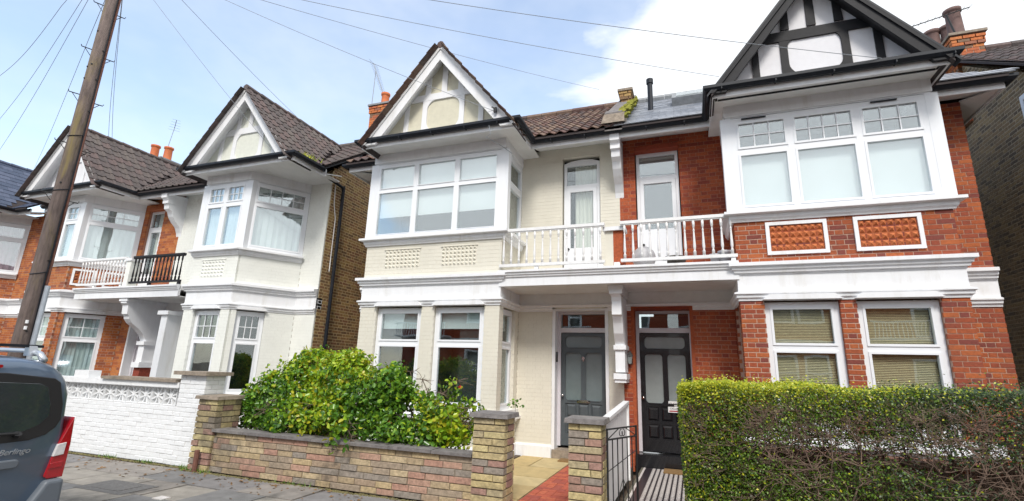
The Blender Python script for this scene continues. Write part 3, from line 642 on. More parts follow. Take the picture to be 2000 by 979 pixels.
def house(name, label, S_):
    xp, xe = S_['xp'], S_['xe']            # party wall and far side wall
    a, b = S_['bay']; sg = 1 if xe > xp else -1
    H = thing(name, label, 'house', (xp, 9.6, 0), S_.get('group'))
    cant = S_.get('cant'); YB = 8.4 if cant else 8.5
    line = [(a-.78, 9.6), (a, YB), (b, YB), (b+.78, 9.6)] if cant else [(a, 9.6), (a, YB), (b, YB), (b, 9.6)]
    lo, hi = min(xp, xe), max(xp, xe); br, mo = S_['brick'], S_['mortar']; br2, mo2 = S_.get('brick2', br), S_.get('mortar2', mo)
    paint = S_.get('paint', False); rec = .003 if paint else .005; jt = .006 if paint else .011
    bl, bh = line[0][0], line[-1][0]
    # --- walls
    ni = S_.get('nind', 0)
    d0, d1, dz0, dz1 = S_['door']; e0, e1, f0, f1 = S_['bdoor']
    F = Fr(lo, 9.6, 1, 0); hol = [(d0-lo, d1-lo, -.2, dz1), (e0-lo, e1-lo, f0, f1+(.0))]
    inner = (bh-lo, xp-lo) if sg < 0 else (xp-lo, bl-lo); outer = (0, bl-lo) if sg < 0 else (bh-lo, hi-lo)
    brick_wall(H, 'front_wall', F, [(inner[0], inner[1], -.1, 6.36)], hol, br2, mo2, nind=ni//3, rec=.003 if mo2 == 'red_mortar' or paint else rec, jt=.008 if mo2 == 'red_mortar' else jt, seed=1, w00=0)
    brick_wall(H, 'side_front_wall', F, [(outer[0], outer[1], -.1, 6.3)], [], br, mo, nind=ni//6, rec=rec, jt=jt, seed=2, w00=0)
    segs = [(line[i], line[i+1]) for i in range(3)]
    for i, (p, q) in enumerate(segs):
        F = Fr(p[0], p[1], q[0]-p[0], q[1]-p[1]); L = F.L
        if i == 1:
            holes = [(u0-p[0], u1-p[0], .87, 2.78) for u0, u1 in S_['lowin']]
        else:
            m_ = .13; holes = [(m_+.08, L-m_-.08, .87, 2.78)] if not (cant) else [(L-.15-S_.get('cw', .62), L-.15, .87, 2.78)] if i == 0 else [(.15, .15+S_.get('cw', .62), .87, 2.78)]
        ua, ub = (0, L) if i == 1 else (0, L-.043) if i == 0 else (.043, L)
        brick_wall(H, 'bay_wall', F, [(ua, ub, -.1, .64), (ua, ub, .86, 2.80), (ua, ub, 3.39, 4.1)], holes, br, mo, nind=ni//2 if i == 1 else 0, rec=rec, jt=jt, thick=.2, seed=3+i, w00=0)
        for h in holes:
            bk = S_.get('lowback', 'room')
            wn = window(H, F, h[0], h[1], .87, 2.76, [], tr=2.06, fwd=.075, rec=.07, bars=S_.get('lowbars'), back=bk, glass='dark_glass', depth=.9, sash=True, name='ground_floor_window')
        for h in (holes if i == 1 or cant else []):
            c0, c1 = h[0]-.0, h[1]+.0
            MB().plate([(c0-.03, 2.79), (c1+.03, 2.79), (c1-.06, 2.87), (c0+.06, 2.87)], .0, .085, F).build('window_hood', 'white', H)
        # upper windows fill each face of the bay
        if i == 1:
            lights = [u-p[0] for u in S_['mull']]
            window(H, F, .08, L-.08, 4.25, 5.97, lights, tr=5.34 if not cant else 5.42, fwd=.085, rec=.0, bars=S_.get('bars'), back=S_['upback'], glass='sky_glass', depth=1.0, name='bay_window', split=S_.get('split'), topback=S_.get('topback'), sash=S_.get('sash', True))
        else:
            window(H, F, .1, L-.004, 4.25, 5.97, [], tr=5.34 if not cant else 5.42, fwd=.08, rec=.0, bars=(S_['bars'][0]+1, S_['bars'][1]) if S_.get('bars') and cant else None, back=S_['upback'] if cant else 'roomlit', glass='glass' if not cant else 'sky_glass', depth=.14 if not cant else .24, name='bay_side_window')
    for p in line[1:3]: MB().box(p[0]-.085, p[0]+.085, p[1]-.004, p[1]+.15, 4.262, 5.978).build('corner_post', 'upvc', H)
    MB().prism(poly_z([(line[0][0], 9.6), line[1], line[2], (line[3][0], 9.6)], 5.98), poly_z([(line[0][0], 9.6), line[1], line[2], (line[3][0], 9.6)], 6.02)).build('window_head', 'upvc', H)
    mould('window_sill', line, SILL, 'white', H)
    mould('lower_sill', line, LSILL, 'white', H)
    run = [(lo-.02, 9.6)]+line+[(hi, 9.6)] if sg < 0 else [(lo, 9.6)]+line+[(hi+.02, 9.6)]
    # recess side of the string stops over the door openings but the frieze runs on
    run_o = ([(lo-.0, 9.6)]+line) if sg < 0 else (line+[(hi+.0, 9.6)])
    mould('string_course', run_o, STR, 'white', H); mould('frieze_band', run_o, FRZ, 'white', H); mould('cornice', run_o, CRN, 'white', H)
    ip = sorted((bh, xp)) if sg < 0 else sorted((xp, bl))
    mould('porch_frieze', [(ip[0], 9.6), (ip[1], 9.6)], [(0, 2.91), (.016, 2.91), (.016, 3.3), (0, 3.3)], 'soffit', H)
    ds = sorted((d0, d1))
    for (s0, s1) in ((ip[0], ds[0]), (ds[1], ip[1])):
        if s1-s0 > .03: mould('porch_string', [(s0, 9.6), (s1, 9.6)], STR, 'white', H)
    mould('door_head', [(ds[0]-.05, 9.6), (ds[1]+.05, 9.6)], [(0, 2.86), (.05, 2.87), (.07, 2.9), (.03, 2.925), (0, 2.925)], 'white', H)
    PLN = [(-.02, -.1), (.03, -.1), (.03, .2), (.012, .235), (-.02, .235)]
    if paint:
        for (s0, s1) in ((ip[0], ds[0]), (ds[1], ip[1])):
            if s1-s0 > .03: mould('plinth', [(s0, 9.6), (s1, 9.6)], PLN, 'white', H)
        mould('plinth', line, PLN, 'white', H)
    # reveal of the entrance
    mb = MB().box(ds[0]-.002, ds[0]+.06, 9.6, 9.9, 0, 2.86).box(ds[1]-.06, ds[1]+.002, 9.6, 9.9, 0, 2.86).box(ds[0]+.06, ds[1]-.06, 9.602, 9.9, 2.80, 2.86)
    mb.build('entrance_reveal', S_.get('reveal', 'white'), H)
    # bay frieze board, soffit, gutter
    mould('frieze_board', line, [(-.05, 6.0), (.02, 6.0), (.02, 6.215), (-.05, 6.215)], 'white', H)
    xc = S_.get('gx', (a+b)/2); hw = S_.get('hw', 1.72)
    yl, yr = min(xc-hw-.05, a-.03), max(xc+hw+.05, b+.03)
    if cant: yl, yr = xc-hw-.12, xc+hw+.12
    MB().prism(poly_z([(yl, 9.6), (yl, 8.0), (yr, 8.0), (yr, 9.6)], 6.215), poly_z([(yl, 9.6), (yl, 8.0), (yr, 8.0), (yr, 9.6)], 6.24)).build('bay_soffit', 'soffit', H)
    ex = xe+sg*.32; hip_ = S_.get('hip')
    ln = [(yl, 9.0), (yl, 8.0), (yr, 8.0), (yr, 9.0)]
    tail = [(ex, 13.5), (ex, 9.0)] if hip_ else [(ex, 9.0)]
    eaves(H, (tail if sg < 0 else [(xp, 9.0)])+ln+([(xp, 9.0)] if sg < 0 else tail[::-1]), 6.30, 0)
    if hip_: MB().prism([(ex-sg*.04, 9.03, 6.18), (xe, 9.6, 6.3), (xe, 13.5, 6.3), (ex-sg*.04, 13.5, 6.18)], [(ex-sg*.04, 9.03, 6.2), (xe, 9.6, 6.32), (xe, 13.5, 6.32), (ex-sg*.04, 13.5, 6.2)]).build('eaves_soffit', 'soffit', H)
    e = sorted((xp, ex))
    for (s0, s1) in ((e[0], yl), (yr, e[1])):
        MB().prism([(s0, 9.0, 6.19), (s1, 9.0, 6.19), (s1, 9.6, 6.36), (s0, 9.6, 6.36)], [(s0, 9.0, 6.21), (s1, 9.0, 6.21), (s1, 9.6, 6.38), (s0, 9.6, 6.38)]).build('eaves_soffit', 'soffit', H)
    gable(H, xc, hw, S_['timber'], S_['render'], S_['tile'], S_['tkind'], S_['barge'], nind=S_.get('ntile', 0))
    # main roof
    yr_, zr = 12.3, ROOFZ(12.3)
    hip = S_.get('hip'); hx = ex-sg*2.55 if hip else ex; zb_ = ROOFZ(8.86)-.14
    def hz_(x): return 99 if not hip else zb_+.14+.93*abs(ex-x)
    top = [(xp, 8.86, zb_), (ex, 8.86, zb_), (hx, yr_, zr-.14), (xp, yr_, zr-.14)]; bk = [(xp, yr_, zr-.14), (hx, yr_, zr-.14), (ex, 15.6, 6.3), (xp, 15.6, 6.3)]
    rfm = MB().prism(top, [(p, q, r-.05) for p, q, r in top]).prism(bk, [(p, q, r-.05) for p, q, r in bk])
    if hip: hp = [(ex, 8.86, zb_), (ex, 15.6, 6.3), (hx, yr_, zr-.14)]; rfm.prism(hp, [(p, q, r-.05) for p, q, r in hp])
    mr_ = rfm.build('main_roof', 'deck', H)
    us = Vector((0, 1, .70)).normalized(); sl = (zr+0-6.3)/1
    ktop = lambda p: p.y < yr_ and p.z < hz_(p.x) and not (abs(p.x-xc) < hw+.3 and p.z < 8.26-(8.26-6.21)/hw*abs(p.x-xc)-.05)
    mt = S_.get('maintile', S_['tile']); mk = S_.get('mainkind', S_['tkind'])
    tiles(mr_, (e[0]+.15, 8.84, ROOFZ(8.84)-.12), (1, 0, 0), us, e[1]-e[0]-.3, 4.2, .22 if mk == 'pan' else .25 if mk != 'slate' else .28, .26 if mk != 'slate' else .2, ktop, mk, mt, S_.get('nmain', 0))
    r0_, r1_ = sorted((xp, hx)); x_ = r0_
    while x_ < r1_-.1: MB().tube([(x_, yr_, zr-.08), (min(x_+.44, r1_), yr_, zr-.085)], .1, 8).build('ridge_tile', mt if mt != 'slate' else 'lead', mr_); x_ += .45
    # side wall with its gable
    sx_ = xe
    zc = lambda y: min(6.5+.7*(y-9.0)-.32, zr-.32-(y-12.3)*.7)
    if S_.get('side'):
        sb, sm, sn = S_['side']
        if sg > 0: Fs = Fr(sx_, 9.6, 0, 1); 
        else: Fs = Fr(sx_, 15.2, 0, -1)
        tou = (lambda y: y-9.6) if sg > 0 else (lambda y: 15.2-y)
        def ivl(z):
            if z < 6.28: return (0, 5.6)
            k = (z-6.18)/.7+9.0; k2 = 12.3+(zr-.32-z)/.7
            r = sorted((tou(k), tou(min(k2, 15.2)))); return (max(r[0], 0), max(r[1], 0))
        outl = [(0, -.1), (5.6, -.1), (5.6, 6.25), (tou(12.3), zr-.34), (0, 6.55)] if sg > 0 else [(0, -.1), (5.6, -.1), (5.6, 6.55), (tou(12.3), zr-.34), (0, 6.25)]
        cut = (lambda iv: (max(iv[0], .045), iv[1])) if sg > 0 else (lambda iv: (iv[0], min(iv[1], 5.6-.045)))
        brick_wall(H, 'side_wall', Fs, [(0, 5.6, -.1, zr-.4)], [], sb, sm, nind=sn, clip=(lambda z: cut(ivl(z)), [(max(p, .01), q) if sg > 0 else (min(p, 5.59), q) for p, q in outl]), thick=.2, seed=9, jt=.018, rec=.003)
    else: MB().prism([(sx_, y, z) for y, z in ((9.65, -.1), (15.2, -.1), (15.2, 6.2), (12.3, zr-.34 if not hip else 6.2), (9.65, 6.2))], [(sx_-sg*.2, y, z) for y, z in ((9.65, -.1), (15.2, -.1), (15.2, 6.2), (12.3, zr-.34 if not hip else 6.2), (9.65, 6.2))]).build('side_wall', 'dark_stock_brick', H)
    MB().box(lo+.22, hi-.22, 15.0, 15.2, 0, 6.2).build('rear_wall', 'dark_stock_brick', H)
    # balcony
    bx = sorted((xp, (bh-.02 if not cant else b+.42) if sg < 0 else (bl+.02 if not cant else a-.42)))
    x0, x1 = bx
    MB().box(x0, x1, 8.52, 9.6, 3.30, 3.42).build('balcony_floor', 'soffit', H)
    MB().box(x0, x1, 8.5, 9.6, 3.135, 3.15).box(x0, x1, 8.49, 8.53, 3.14, 3.30).build('balcony_underside', 'soffit', H)
    mould('balcony_fascia', [(x0, 8.49), (x1, 8.49)], [(0, 3.13), (.02, 3.13), (.02, 3.29), (.045, 3.30), (.05, 3.33), (.07, 3.34), (.075, 3.375), (.1, 3.385), (.1, 3.425), (0, 3.435)], 'white', H)
    g0, g1 = (x0+.0, x1-.14) if sg < 0 else (x0+.14, x1)
    railing(H, g0, g1, 8.47, 3.5, 4.24, S_['rail'], S_.get('nbal', 13))
    for xx in ((g0+.7), (g1-.1)): MB().box(xx, xx+.07, 8.46, 8.52, 3.43, 3.5).build('rail_foot', S_['rail'], H)
    balcony_door(H, e0+.02, e1-.02, f0+.25, f1-.1, S_.get('arch'), S_.get('bcurtain'), S_.get('bglass', 'glass'), solid=S_.get('bsolid', .35))
    MB().box(e0, e1, 9.6-.09, 9.7, f1-.1, f1+.0).build('door_lintel', S_['brick2'] if 'brick2' in S_ else br, H) if not paint else None
    zq = 0
    dd = None
    if S_.get('frontdoor'):
        dd = door(H, ds[0]+.03, ds[1]-.03, *S_['frontdoor'])
        MB().box(ds[0]+.02, ds[1]-.02, 9.55, 9.9, -.05, .21 if sg > 0 else .16).build('door_step', 'black_door' if sg > 0 else 'stone_cap', H)
    else:
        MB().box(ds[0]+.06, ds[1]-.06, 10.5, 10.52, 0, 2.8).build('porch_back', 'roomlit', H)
    return H, dd
# ---- the cream house (middle) and the red house (right) share the wall at x = -1.2
cream, _d = house('cream_house', 'cream painted brick house with white trim, cream gable and dark grey front door', dict(xp=-1.22, xe=-7.3, bay=(-6.47, -3.35), hip=True, gx=-4.69, hw=1.68, brick='cream_brick', mortar='cream_mortar', paint=True,
    door=(-2.62, -1.5, 0, 2.86), bdoor=(-2.43, -1.62, 3.42, 6.12), lowin=[(-6.08, -5.02), (-4.73, -3.66)], lowback='halfblind', mull=[-5.39, -4.41], upback='blind', split=.45, topback=None,
    timber='white', render='cream_render', barge='white', tile='red_tile', tkind='pan', rail='wood_white', arch=True, bcurtain='curtain', bsolid=.42, frontdoor=(.2, 2.38, 2.84, 'grey_door', 'grey_frost'), reveal='white', nbal=13, nmain=120, sash=False, group='pair of houses with a shared balcony'))
red, rd = house('red_house', 'red brick house with black and white gable and black front door behind the hedge', dict(xp=-1.22, xe=4.55, bay=(.77, 3.70), hip=True, gx=2.17, hw=1.58, brick='red_brick', mortar='mortar', brick2='rubbed_brick', mortar2='red_mortar',
    door=(-1.06, .06, 0, 2.86), bdoor=(-.9, -.04, 3.42, 6.15), lowin=[(1.12, 2.13), (2.35, 3.36)], lowback='slats', mull=[1.74, 2.70], upback='blind', bars=(3, 2), topback='none',
    timber='black_timber', render='white_render', barge='black_timber', tile='slate', tkind='slate', rail='wood_white', arch=True, bcurtain=None, bglass='sky_glass', bsolid=.72, frontdoor=(.22, 2.38, 2.84, 'black_door', 'frost'), reveal='rubbed_brick', nbal=13, nind=600, nmain=120, group='pair of houses with a shared balcony'))
lc, _ = house('pale_house', 'pale green painted house with splayed bay and tiled gable, left of the shrub', dict(xp=-14.0, xe=-8.65, bay=(-11.55, -10.06), gx=-10.17, hw=1.66, brick='pale_brick', mortar='pale_mortar', paint=True, cant=True,
    door=(-13.75, -12.75, 0, 2.86), bdoor=(-13.2, -12.5, 3.42, 6.1), lowin=[(-11.2, -10.35)], lowbars=(3, 2), lowback='room', mull=[-10.82], upback='net', bars=(3, 2),
    timber='white', render='pale_render', barge='white', tile='brown_tile', tkind='roll', rail='black_timber', arch=True, bcurtain='curtain', side=('stock_brick', 'stock_mortar', 0), nbal=14, reveal='white', ntile=300, frontdoor=(.15, 2.38, 2.84, 'lilac', 'frost'), group='pair of houses with a white and a black balcony'))
ll, _ = house('orange_brick_house', 'orange brick house with white bay and white balcony, behind the wooden pole', dict(xp=-14.0, xe=-19.35, bay=(-17.9, -16.45), gx=-16.95, hw=1.70, brick='orange_brick', mortar='mortar', brick2='orange_brick', mortar2='red_mortar', cant=True,
    door=(-15.3, -14.25, 0, 2.86), bdoor=(-15.5, -14.8, 3.42, 6.1), lowin=[(-17.6, -16.75)], lowbars=(2, 2), lowback='net', cw=.9, mull=[-17.17], upback='net', bars=(2, 2),
    timber='white', render='white_render', barge='white', tile='brown_tile', tkind='roll', rail='wood_white', arch=False, bcurtain='curtain', nbal=14, reveal='white', ntile=0, frontdoor=(.15, 2.38, 2.84, 'lilac', 'frost'), group='pair of houses with a white and a black balcony'))
far, _ = house('slate_roof_house', 'red brick house with blue slate roof at the left edge of the photo', dict(xp=-26.2, xe=-20.75, bay=(-23.7, -22.3), brick='orange_brick', mortar='mortar', brick2='orange_brick', mortar2='red_mortar', cant=True,
    door=(-26.0, -25.0, 0, 2.86), bdoor=(-25.4, -24.8, 3.42, 6.1), lowin=[(-23.4, -22.6)], lowback='net', mull=[-23.0], upback='pink', timber='white', render='white_render', barge='white', tile='blue_slate', tkind='slate',
    rail='wood_white', arch=False, nbal=6, reveal='white', side=('stock_brick', 'stock_mortar', 0)))
nb, _ = house('dark_brick_house', 'dark stock brick house whose side wall closes the right edge of the photo', dict(xp=11.9, xe=5.85, bay=(6.6, 9.8), brick='dark_stock_brick', mortar='dark_mortar', door=(10.6, 11.6, 0, 2.86), bdoor=(10.7, 11.5, 3.42, 6.1),
    lowin=[(7, 8), (8.4, 9.4)], mull=[7.7, 8.7], upback='blind', timber='white', render='white_render', barge='white', tile='brown_tile', tkind='roll', rail='wood_white', nbal=6, side=('dark_stock_brick', 'dark_mortar', 150)))
F = Fr(5.85, 15.2, 0, -1)
window(nb, F, 15.2-10.45, 15.2-9.7, 5.6, 6.66, [], tr=6.1, fwd=.07, rec=-.05, back='net', glass='sky_glass', name='side_window')
# ---- details of the houses
bu = [(8.98, 6.19), (8.98, 6.10), (9.02, 6.06), (9.04, 5.98), (9.08, 5.92), (9.10, 5.80), (9.2, 5.74), (9.26, 5.60), (9.36, 5.48), (9.5, 5.36), (9.58, 5.2), (9.62, 5.0), (9.62, 6.3)]
bl_ = [(8.52, 3.13), (8.52, 3.03), (8.56, 2.98), (8.60, 2.93), (8.62, 2.66), (8.66, 2.62), (8.70, 2.58), (8.78, 2.5), (8.88, 2.3), (9.0, 2.2), (9.06, 2.12), (9.62, 2.12), (9.62, 3.13)]
for H, xp, w in ((red, -1.22, .17), (ll, -14.0, .2)):
    bracket(H, xp, w, bu); bracket(H, xp, w+.02, [(8.96, 6.24), (8.96, 6.10), (9.03, 6.05), (9.03, 5.95), (9.3, 5.95), (9.3, 6.24)], 'bracket_block')
if True:
    H, xp = red, -1.22
    br_ = bracket(H, xp, .17, [(8.72, 3.13), (8.72, 2.98), (8.77, 2.93), (8.80, 2.86), (8.80, 2.62), (8.86, 2.6), (8.93, 2.48), (9.0, 2.30), (9.1, 2.16), (9.16, 2.05), (9.62, 2.05), (9.62, 3.13)])
    MB().box(xp-.13, xp+.13, 8.68, 9.62, 3.05, 3.13).box(xp-.115, xp+.115, 8.70, 9.62, 2.98, 3.05).build('bracket_cap', 'white', br_)
    MB().box(xp-.11, xp+.11, 9.1, 9.62, 2.02, 2.1).box(xp-.085, xp+.085, 9.14, 9.62, 1.62, 2.02).box(xp-.115, xp+.115, 9.08, 9.62, 1.5, 1.60).box(xp-.10, xp+.10, 9.11, 9.62, 1.44, 1.5).build('pilaster', 'white', br_)
    H, xp = ll, -14.0
    br_ = bracket(H, xp, .22, [(8.52, 3.13), (8.52, 3.0), (8.58, 2.95), (8.6, 2.72), (8.66, 2.68), (8.68, 2.6), (8.76, 2.5), (8.95, 2.38), (9.12, 2.22), (9.22, 2.05), (9.62, 2.0), (9.62, 3.13)])
    MB().box(xp-.16, xp+.16, 8.5, 9.62, 3.05, 3.13).build('bracket_cap', 'white', br_)
    MB().box(xp-.15, xp+.15, 9.15, 9.62, 1.95, 2.05).box(xp-.11, xp+.11, 9.2, 9.62, 1.5, 1.95).box(xp-.15, xp+.15, 9.13, 9.62, 1.36, 1.5).build('pilaster', 'white', br_)
    # porch screen walls between the doors of the left pair
    MB().box(xp-.12, xp+.12, 9.2, 9.6, 0, 1.36).build('porch_pier', 'rubbed_brick', ll)
    MB().box(-12.72, -12.5, 8.7, 9.6, 0, 2.80).box(-12.8, -12.42, 8.64, 9.6, 2.7, 2.80).build('porch_pilaster', 'white', lc)
# party pier on the balcony
MB().box(-1.36, -1.22, 8.55, 8.78, 3.42, 4.10).build('balcony_pier', 'cream_brick', cream)
MB().box(-1.22, -1.03, 8.55, 8.78, 3.42, 4.10).build('balcony_pier', 'rubbed_brick', red)
MB().box(-1.40, -1.00, 8.50, 8.82, 4.10, 4.17).build('pier_cap', 'white', cream)
MB().box(-1.20, -1.10, 8.46, 8.54, 3.43, 3.5).build('rail_foot', 'wood_white', red)
MB().box(-14.1, -13.93, 8.45, 8.7, 3.42, 4.12).build('balcony_pier', 'pale_brick', lc); MB().box(-14.14, -13.89, 8.42, 8.74, 4.12, 4.19).build('pier_cap', 'white', lc)
Fb = Fr(-6.55, 8.5, 1, 0)
pyramids(cream, Fb, .56, 1.40, 3.59, 3.98, 9, 5, False, 'cream_brick', 'cream_brick'); pyramids(cream, Fb, 1.90, 2.68, 3.59, 3.98, 9, 5, False, 'cream_brick', 'cream_brick')
Fb = Fr(.74, 8.5, 1, 0)
pyramids(red, Fb, .49, 1.35, 3.51, 4.05, 8, 4, True, 'terra_tile', 'white'); pyramids(red, Fb, 1.70, 2.56, 3.51, 4.05, 8, 4, True, 'terra_tile', 'white')
Fb = Fr(-11.55, 8.4, 1, 0); pyramids(lc, Fb, .35, 1.1, 3.56, 3.98, 7, 5, False, 'pale_brick', 'pale_brick')
Fb = Fr(-10.12, 8.4, .78, 1.2); pyramids(lc, Fb, .30, 1.05, 3.56, 3.98, 5, 5, False, 'pale_brick', 'pale_brick')
Fb = Fr(-16.45, 8.4, .78, 1.2); pyramids(ll, Fb, -.05+.15, .62, 3.55, 4.02, 4, 4, True, 'orange_brick', 'white'); pyramids(ll, Fb, .8, 1.38, 3.55, 4.02, 4, 4, True, 'orange_brick', 'white')
# bay window trickle vents and hardware
for (a, b) in ((1.02, 1.4), (2.9, 3.25)): MB().box(a, b, 8.465, 8.49, 5.925, 5.945).build('trickle_vent', 'gutter', red)
# chimneys
chimney(lc, -9.35, -8.68, 11.7, 12.5, 8.2, 9.75, 'stack_brick', [(-9.0, 11.95, .13, .5), (-8.78, 12.3, .12, .45)])
chimney(ll, -20.1, -18.9, 11.7, 12.5, 8.2, 9.15, 'stack_brick', [(-19.85, 12.0, .15, .75), (-19.2, 12.1, .15, .62)])
chimney(nb, 5.78, 6.32, 12.0, 13.3, 7.0, 9.08, 'stack_brick', [(5.98, 12.2, .15, .74), (5.86, 12.9, .15, .72), (6.12, 12.8, .15, .72)], pm='sooty_clay', capm='stone_cap')
# party parapet with moss between the tiled and the slated roof
pp = MB()
us = Vector((0, 1, .70)).normalized()
for i in range(11):
    q = Vector((-1.22, 8.86, ROOFZ(8.86)-.02))+us*(i*.38); q2 = q+us*.365; zz = Vector((0, 0, .17 if i else .2))
    pp.prism([tuple(q+Vector((-.17, 0, -.2))), tuple(q+Vector((.17, 0, -.2))), tuple(q+zz+Vector((.17, 0, 0))), tuple(q+zz+Vector((-.17, 0, 0)))], [tuple(q2+Vector((-.17, 0, -.2))), tuple(q2+Vector((.17, 0, -.2))), tuple(q2+zz+Vector((.17, 0, 0))), tuple(q2+zz+Vector((-.17, 0, 0)))])
pp.build('parapet', 'slate_cap', red)
q = Vector((-1.22, 8.86, ROOFZ(8.86)))
MB().prism([(-1.45, 8.80, 6.40), (-1.0, 8.80, 6.40), (-1.0, 8.86, 6.62), (-1.40, 8.86, 6.62)], [(-1.42, 9.3, 6.6), (-1.0, 9.3, 6.6), (-1.0, 9.3, 6.9), (-1.4, 9.3, 6.9)]).build('kneeler_stone', 'stone_cap', red)
mb = MB(); rg = random.Random(5)
for i in range(240):
    t = rg.random()*3.2; p = q+us*t+Vector((rg.uniform(.1, .26), 0, rg.uniform(.02, .17))); r = rg.uniform(.015, .05)
    mb.hexa([tuple(p+Vector((a*r, b*r, c*r*.6))) for a, b, c in ((-1, -1, -1), (1, -1, -1), (1, 1, -1), (-1, 1, -1), (-.6, -.6, 1), (.6, -.6, 1), (.6, .6, 1), (-.6, .6, 1))])
mb.build('moss', 'moss', red, stuff=True)
chimney(red, -1.30, -1.08, 10.9, 11.2, 7.8, 8.34, 'stock_brick', [], capm='stone_cap')
MB().tube([(-.58, 10.4, 7.4), (-.58, 10.4, 8.1)], .06, 10).lathe((-.58, 10.4, 8.1), [(.06, 0), (.08, .01), (.08, .12), (.06, .13)], 10).build('vent_pipe', 'gutter', red)
sk = MB(); a = math.atan(.7)
def onroof(x, s_, h): p = Vector((x, 8.86, ROOFZ(8.86)))+us*s_+Vector((0, -math.sin(a), math.cos(a)))*h; return tuple(p)
sk.prism([onroof(-.12, 1.9, -.1), onroof(.72, 1.9, -.1), onroof(.72, 2.9, -.1), onroof(-.12, 2.9, -.1)], [onroof(-.12, 1.9, .10), onroof(.72, 1.9, .10), onroof(.72, 2.9, .10), onroof(-.12, 2.9, .10)]).build('skylight', 'lead', red)
MB().prism([onroof(-.02, 2.0, .1), onroof(.62, 2.0, .1), onroof(.62, 2.8, .1), onroof(-.02, 2.8, .1)], [onroof(-.02, 2.0, .12), onroof(.62, 2.0, .12), onroof(.62, 2.8, .12), onroof(-.02, 2.8, .12)]).build('skylight_pane', 'sky_glass', red)
# downpipe, hopper and loose cable on the side wall of the pale house
MB().tube([(-8.56, 9.98, 6.25), (-8.56, 9.98, 0)], .045, 10).build('downpipe', 'gutter', lc)
MB().tube([(-8.54, 9.0, 6.28), (-8.54, 9.5, 6.24), (-8.56, 9.98, 6.2)], .04, 8).build('gutter_outlet', 'gutter', lc)
MB().tube([(-8.60, 9.70, 6.3), (-8.62, 9.76, 5.7), (-8.60, 9.85, 5.3), (-8.62, 9.88, 4.2), (-8.6, 9.86, 3.9)], .012, 6).build('loose_cable', 'wood_white', lc)
MB().prism([(-8.70, 8.95, 6.34), (-8.32, 8.95, 6.34), (-8.32, 10.3, 7.28), (-8.70, 10.3, 7.28)], [(-8.70, 8.95, 6.30), (-8.32, 8.95, 6.30), (-8.32, 10.3, 7.24), (-8.70, 10.3, 7.24)]).build('verge_board', 'gutter', lc)
mb = MB(); rg = random.Random(6)
for i in range(160):
    p = Vector((-8.50+rg.gauss(0, .08), 8.45+rg.gauss(0, .09), 6.36)); d = Vector((rg.gauss(0, .05), rg.gauss(0, .05), rg.uniform(.06, .16))); s_ = Vector((.012, .006, 0))
    mb.poly([p-s_, p+s_, p+d])
wd = mb.build('gutter_weeds', 'privet_new'); wd['kind'] = 'stuff'
for H, xs in ((cream, [-6.2, -5.5, -4.75, -4.0, -3.3, -2.5, -1.8]), (red, [-.6, .1, .7, 1.5, 2.3, 3.1, 3.8])):
    for x in xs: 
        y = 7.985 if (-6.6 < x < -2.9 or .36 < x < 4.06) else 8.985
        MB().box(x-.008, x+.008, y-.128, y+.0, 6.225, 6.26).build('gutter_bracket', 'gutter', H)
# no-callers sticker on the black door
F = Fr(-1.03, 9.86, 1, 0)
dn, leaf, Fd, mc = rd
st = MB().box(mc+.03, mc+.24, .004, .008, 1.05, 1.13, Fd).box(mc+.02, mc+.25, .004, .0075, .93, 1.04, Fd).build('door_sticker', 'sign', leaf)
def text(body, size, loc, rot, m, parent=None, name='lettering', ext=.001, align='CENTER', shear=0.):
    cu = bpy.data.curves.new(name, 'FONT'); cu.body = body; cu.size = size; cu.extrude = ext; cu.align_x = align; cu.shear = shear; cu.materials.append(M[m])
    o = bpy.data.objects.new(name, cu); COL.objects.link(o); o.location = loc; o.rotation_euler = rot
    if parent is not None: attach(o, parent)
    bpy.context.view_layer.update(); me = bpy.data.meshes.new_from_object(o.evaluated_get(bpy.context.evaluated_depsgraph_get())); n_ = bpy.data.objects.new(name, me); COL.objects.link(n_)
    n_.location = loc; n_.rotation_euler = rot
    if parent is not None: attach(n_, parent)
    bpy.data.objects.remove(o); return n_
def wtext(*a, **k): return text(*a, **k)
p = Fd.p(mc+.135, .0095, 1.066); wtext('NO COLD', .055, p, (R(90), 0, 0), 'ink', leaf)
p = Fd.p(mc+.135, .0095, .985); wtext('CALLERS', .042, p, (R(90), 0, 0), 'ink', leaf)
MB().box(mc+.04, mc+.23, .008, .0095, .945, .965, Fd).build('sticker_line', 'redlens', leaf)
# ---- wall lantern, door mats, keypad
t = thing('wall_lantern', 'small black lantern on the brick pier left of the black door', 'lantern', (-1.09, 9.6, 1.9))
MB().box(-1.12, -1.05, 9.585, 9.6, 1.78, 1.98).box(-1.095, -1.075, 9.50, 9.59, 1.96, 1.98).build('mounting_plate', 'iron', t)
MB().prism([(-1.13, 9.44, 1.92), (-1.04, 9.44, 1.92), (-1.04, 9.53, 1.92), (-1.13, 9.53, 1.92)], [(-1.11, 9.46, 1.78), (-1.06, 9.46, 1.78), (-1.06, 9.51, 1.78), (-1.11, 9.51, 1.78)]).build('lantern_glass', 'frost', t)
MB().prism([(-1.145, 9.425, 1.92), (-1.025, 9.425, 1.92), (-1.025, 9.545, 1.92), (-1.145, 9.545, 1.92)], [(-1.09, 9.48, 2.02), (-1.08, 9.48, 2.02), (-1.08, 9.49, 2.02), (-1.09, 9.49, 2.02)]).build('lantern_roof', 'iron', t)
tag(MB().box(-.55, -.02, 9.15, 9.5, .0, .022).build('door_mat', 'mat'), 'brown coir mat on the black and white tiled path', 'mat')
tag(MB().box(-2.4, -1.75, 9.25, 9.52, .006, .028).build('door_mat', 'mat'), 'brown coir mat on the red brick path', 'mat')
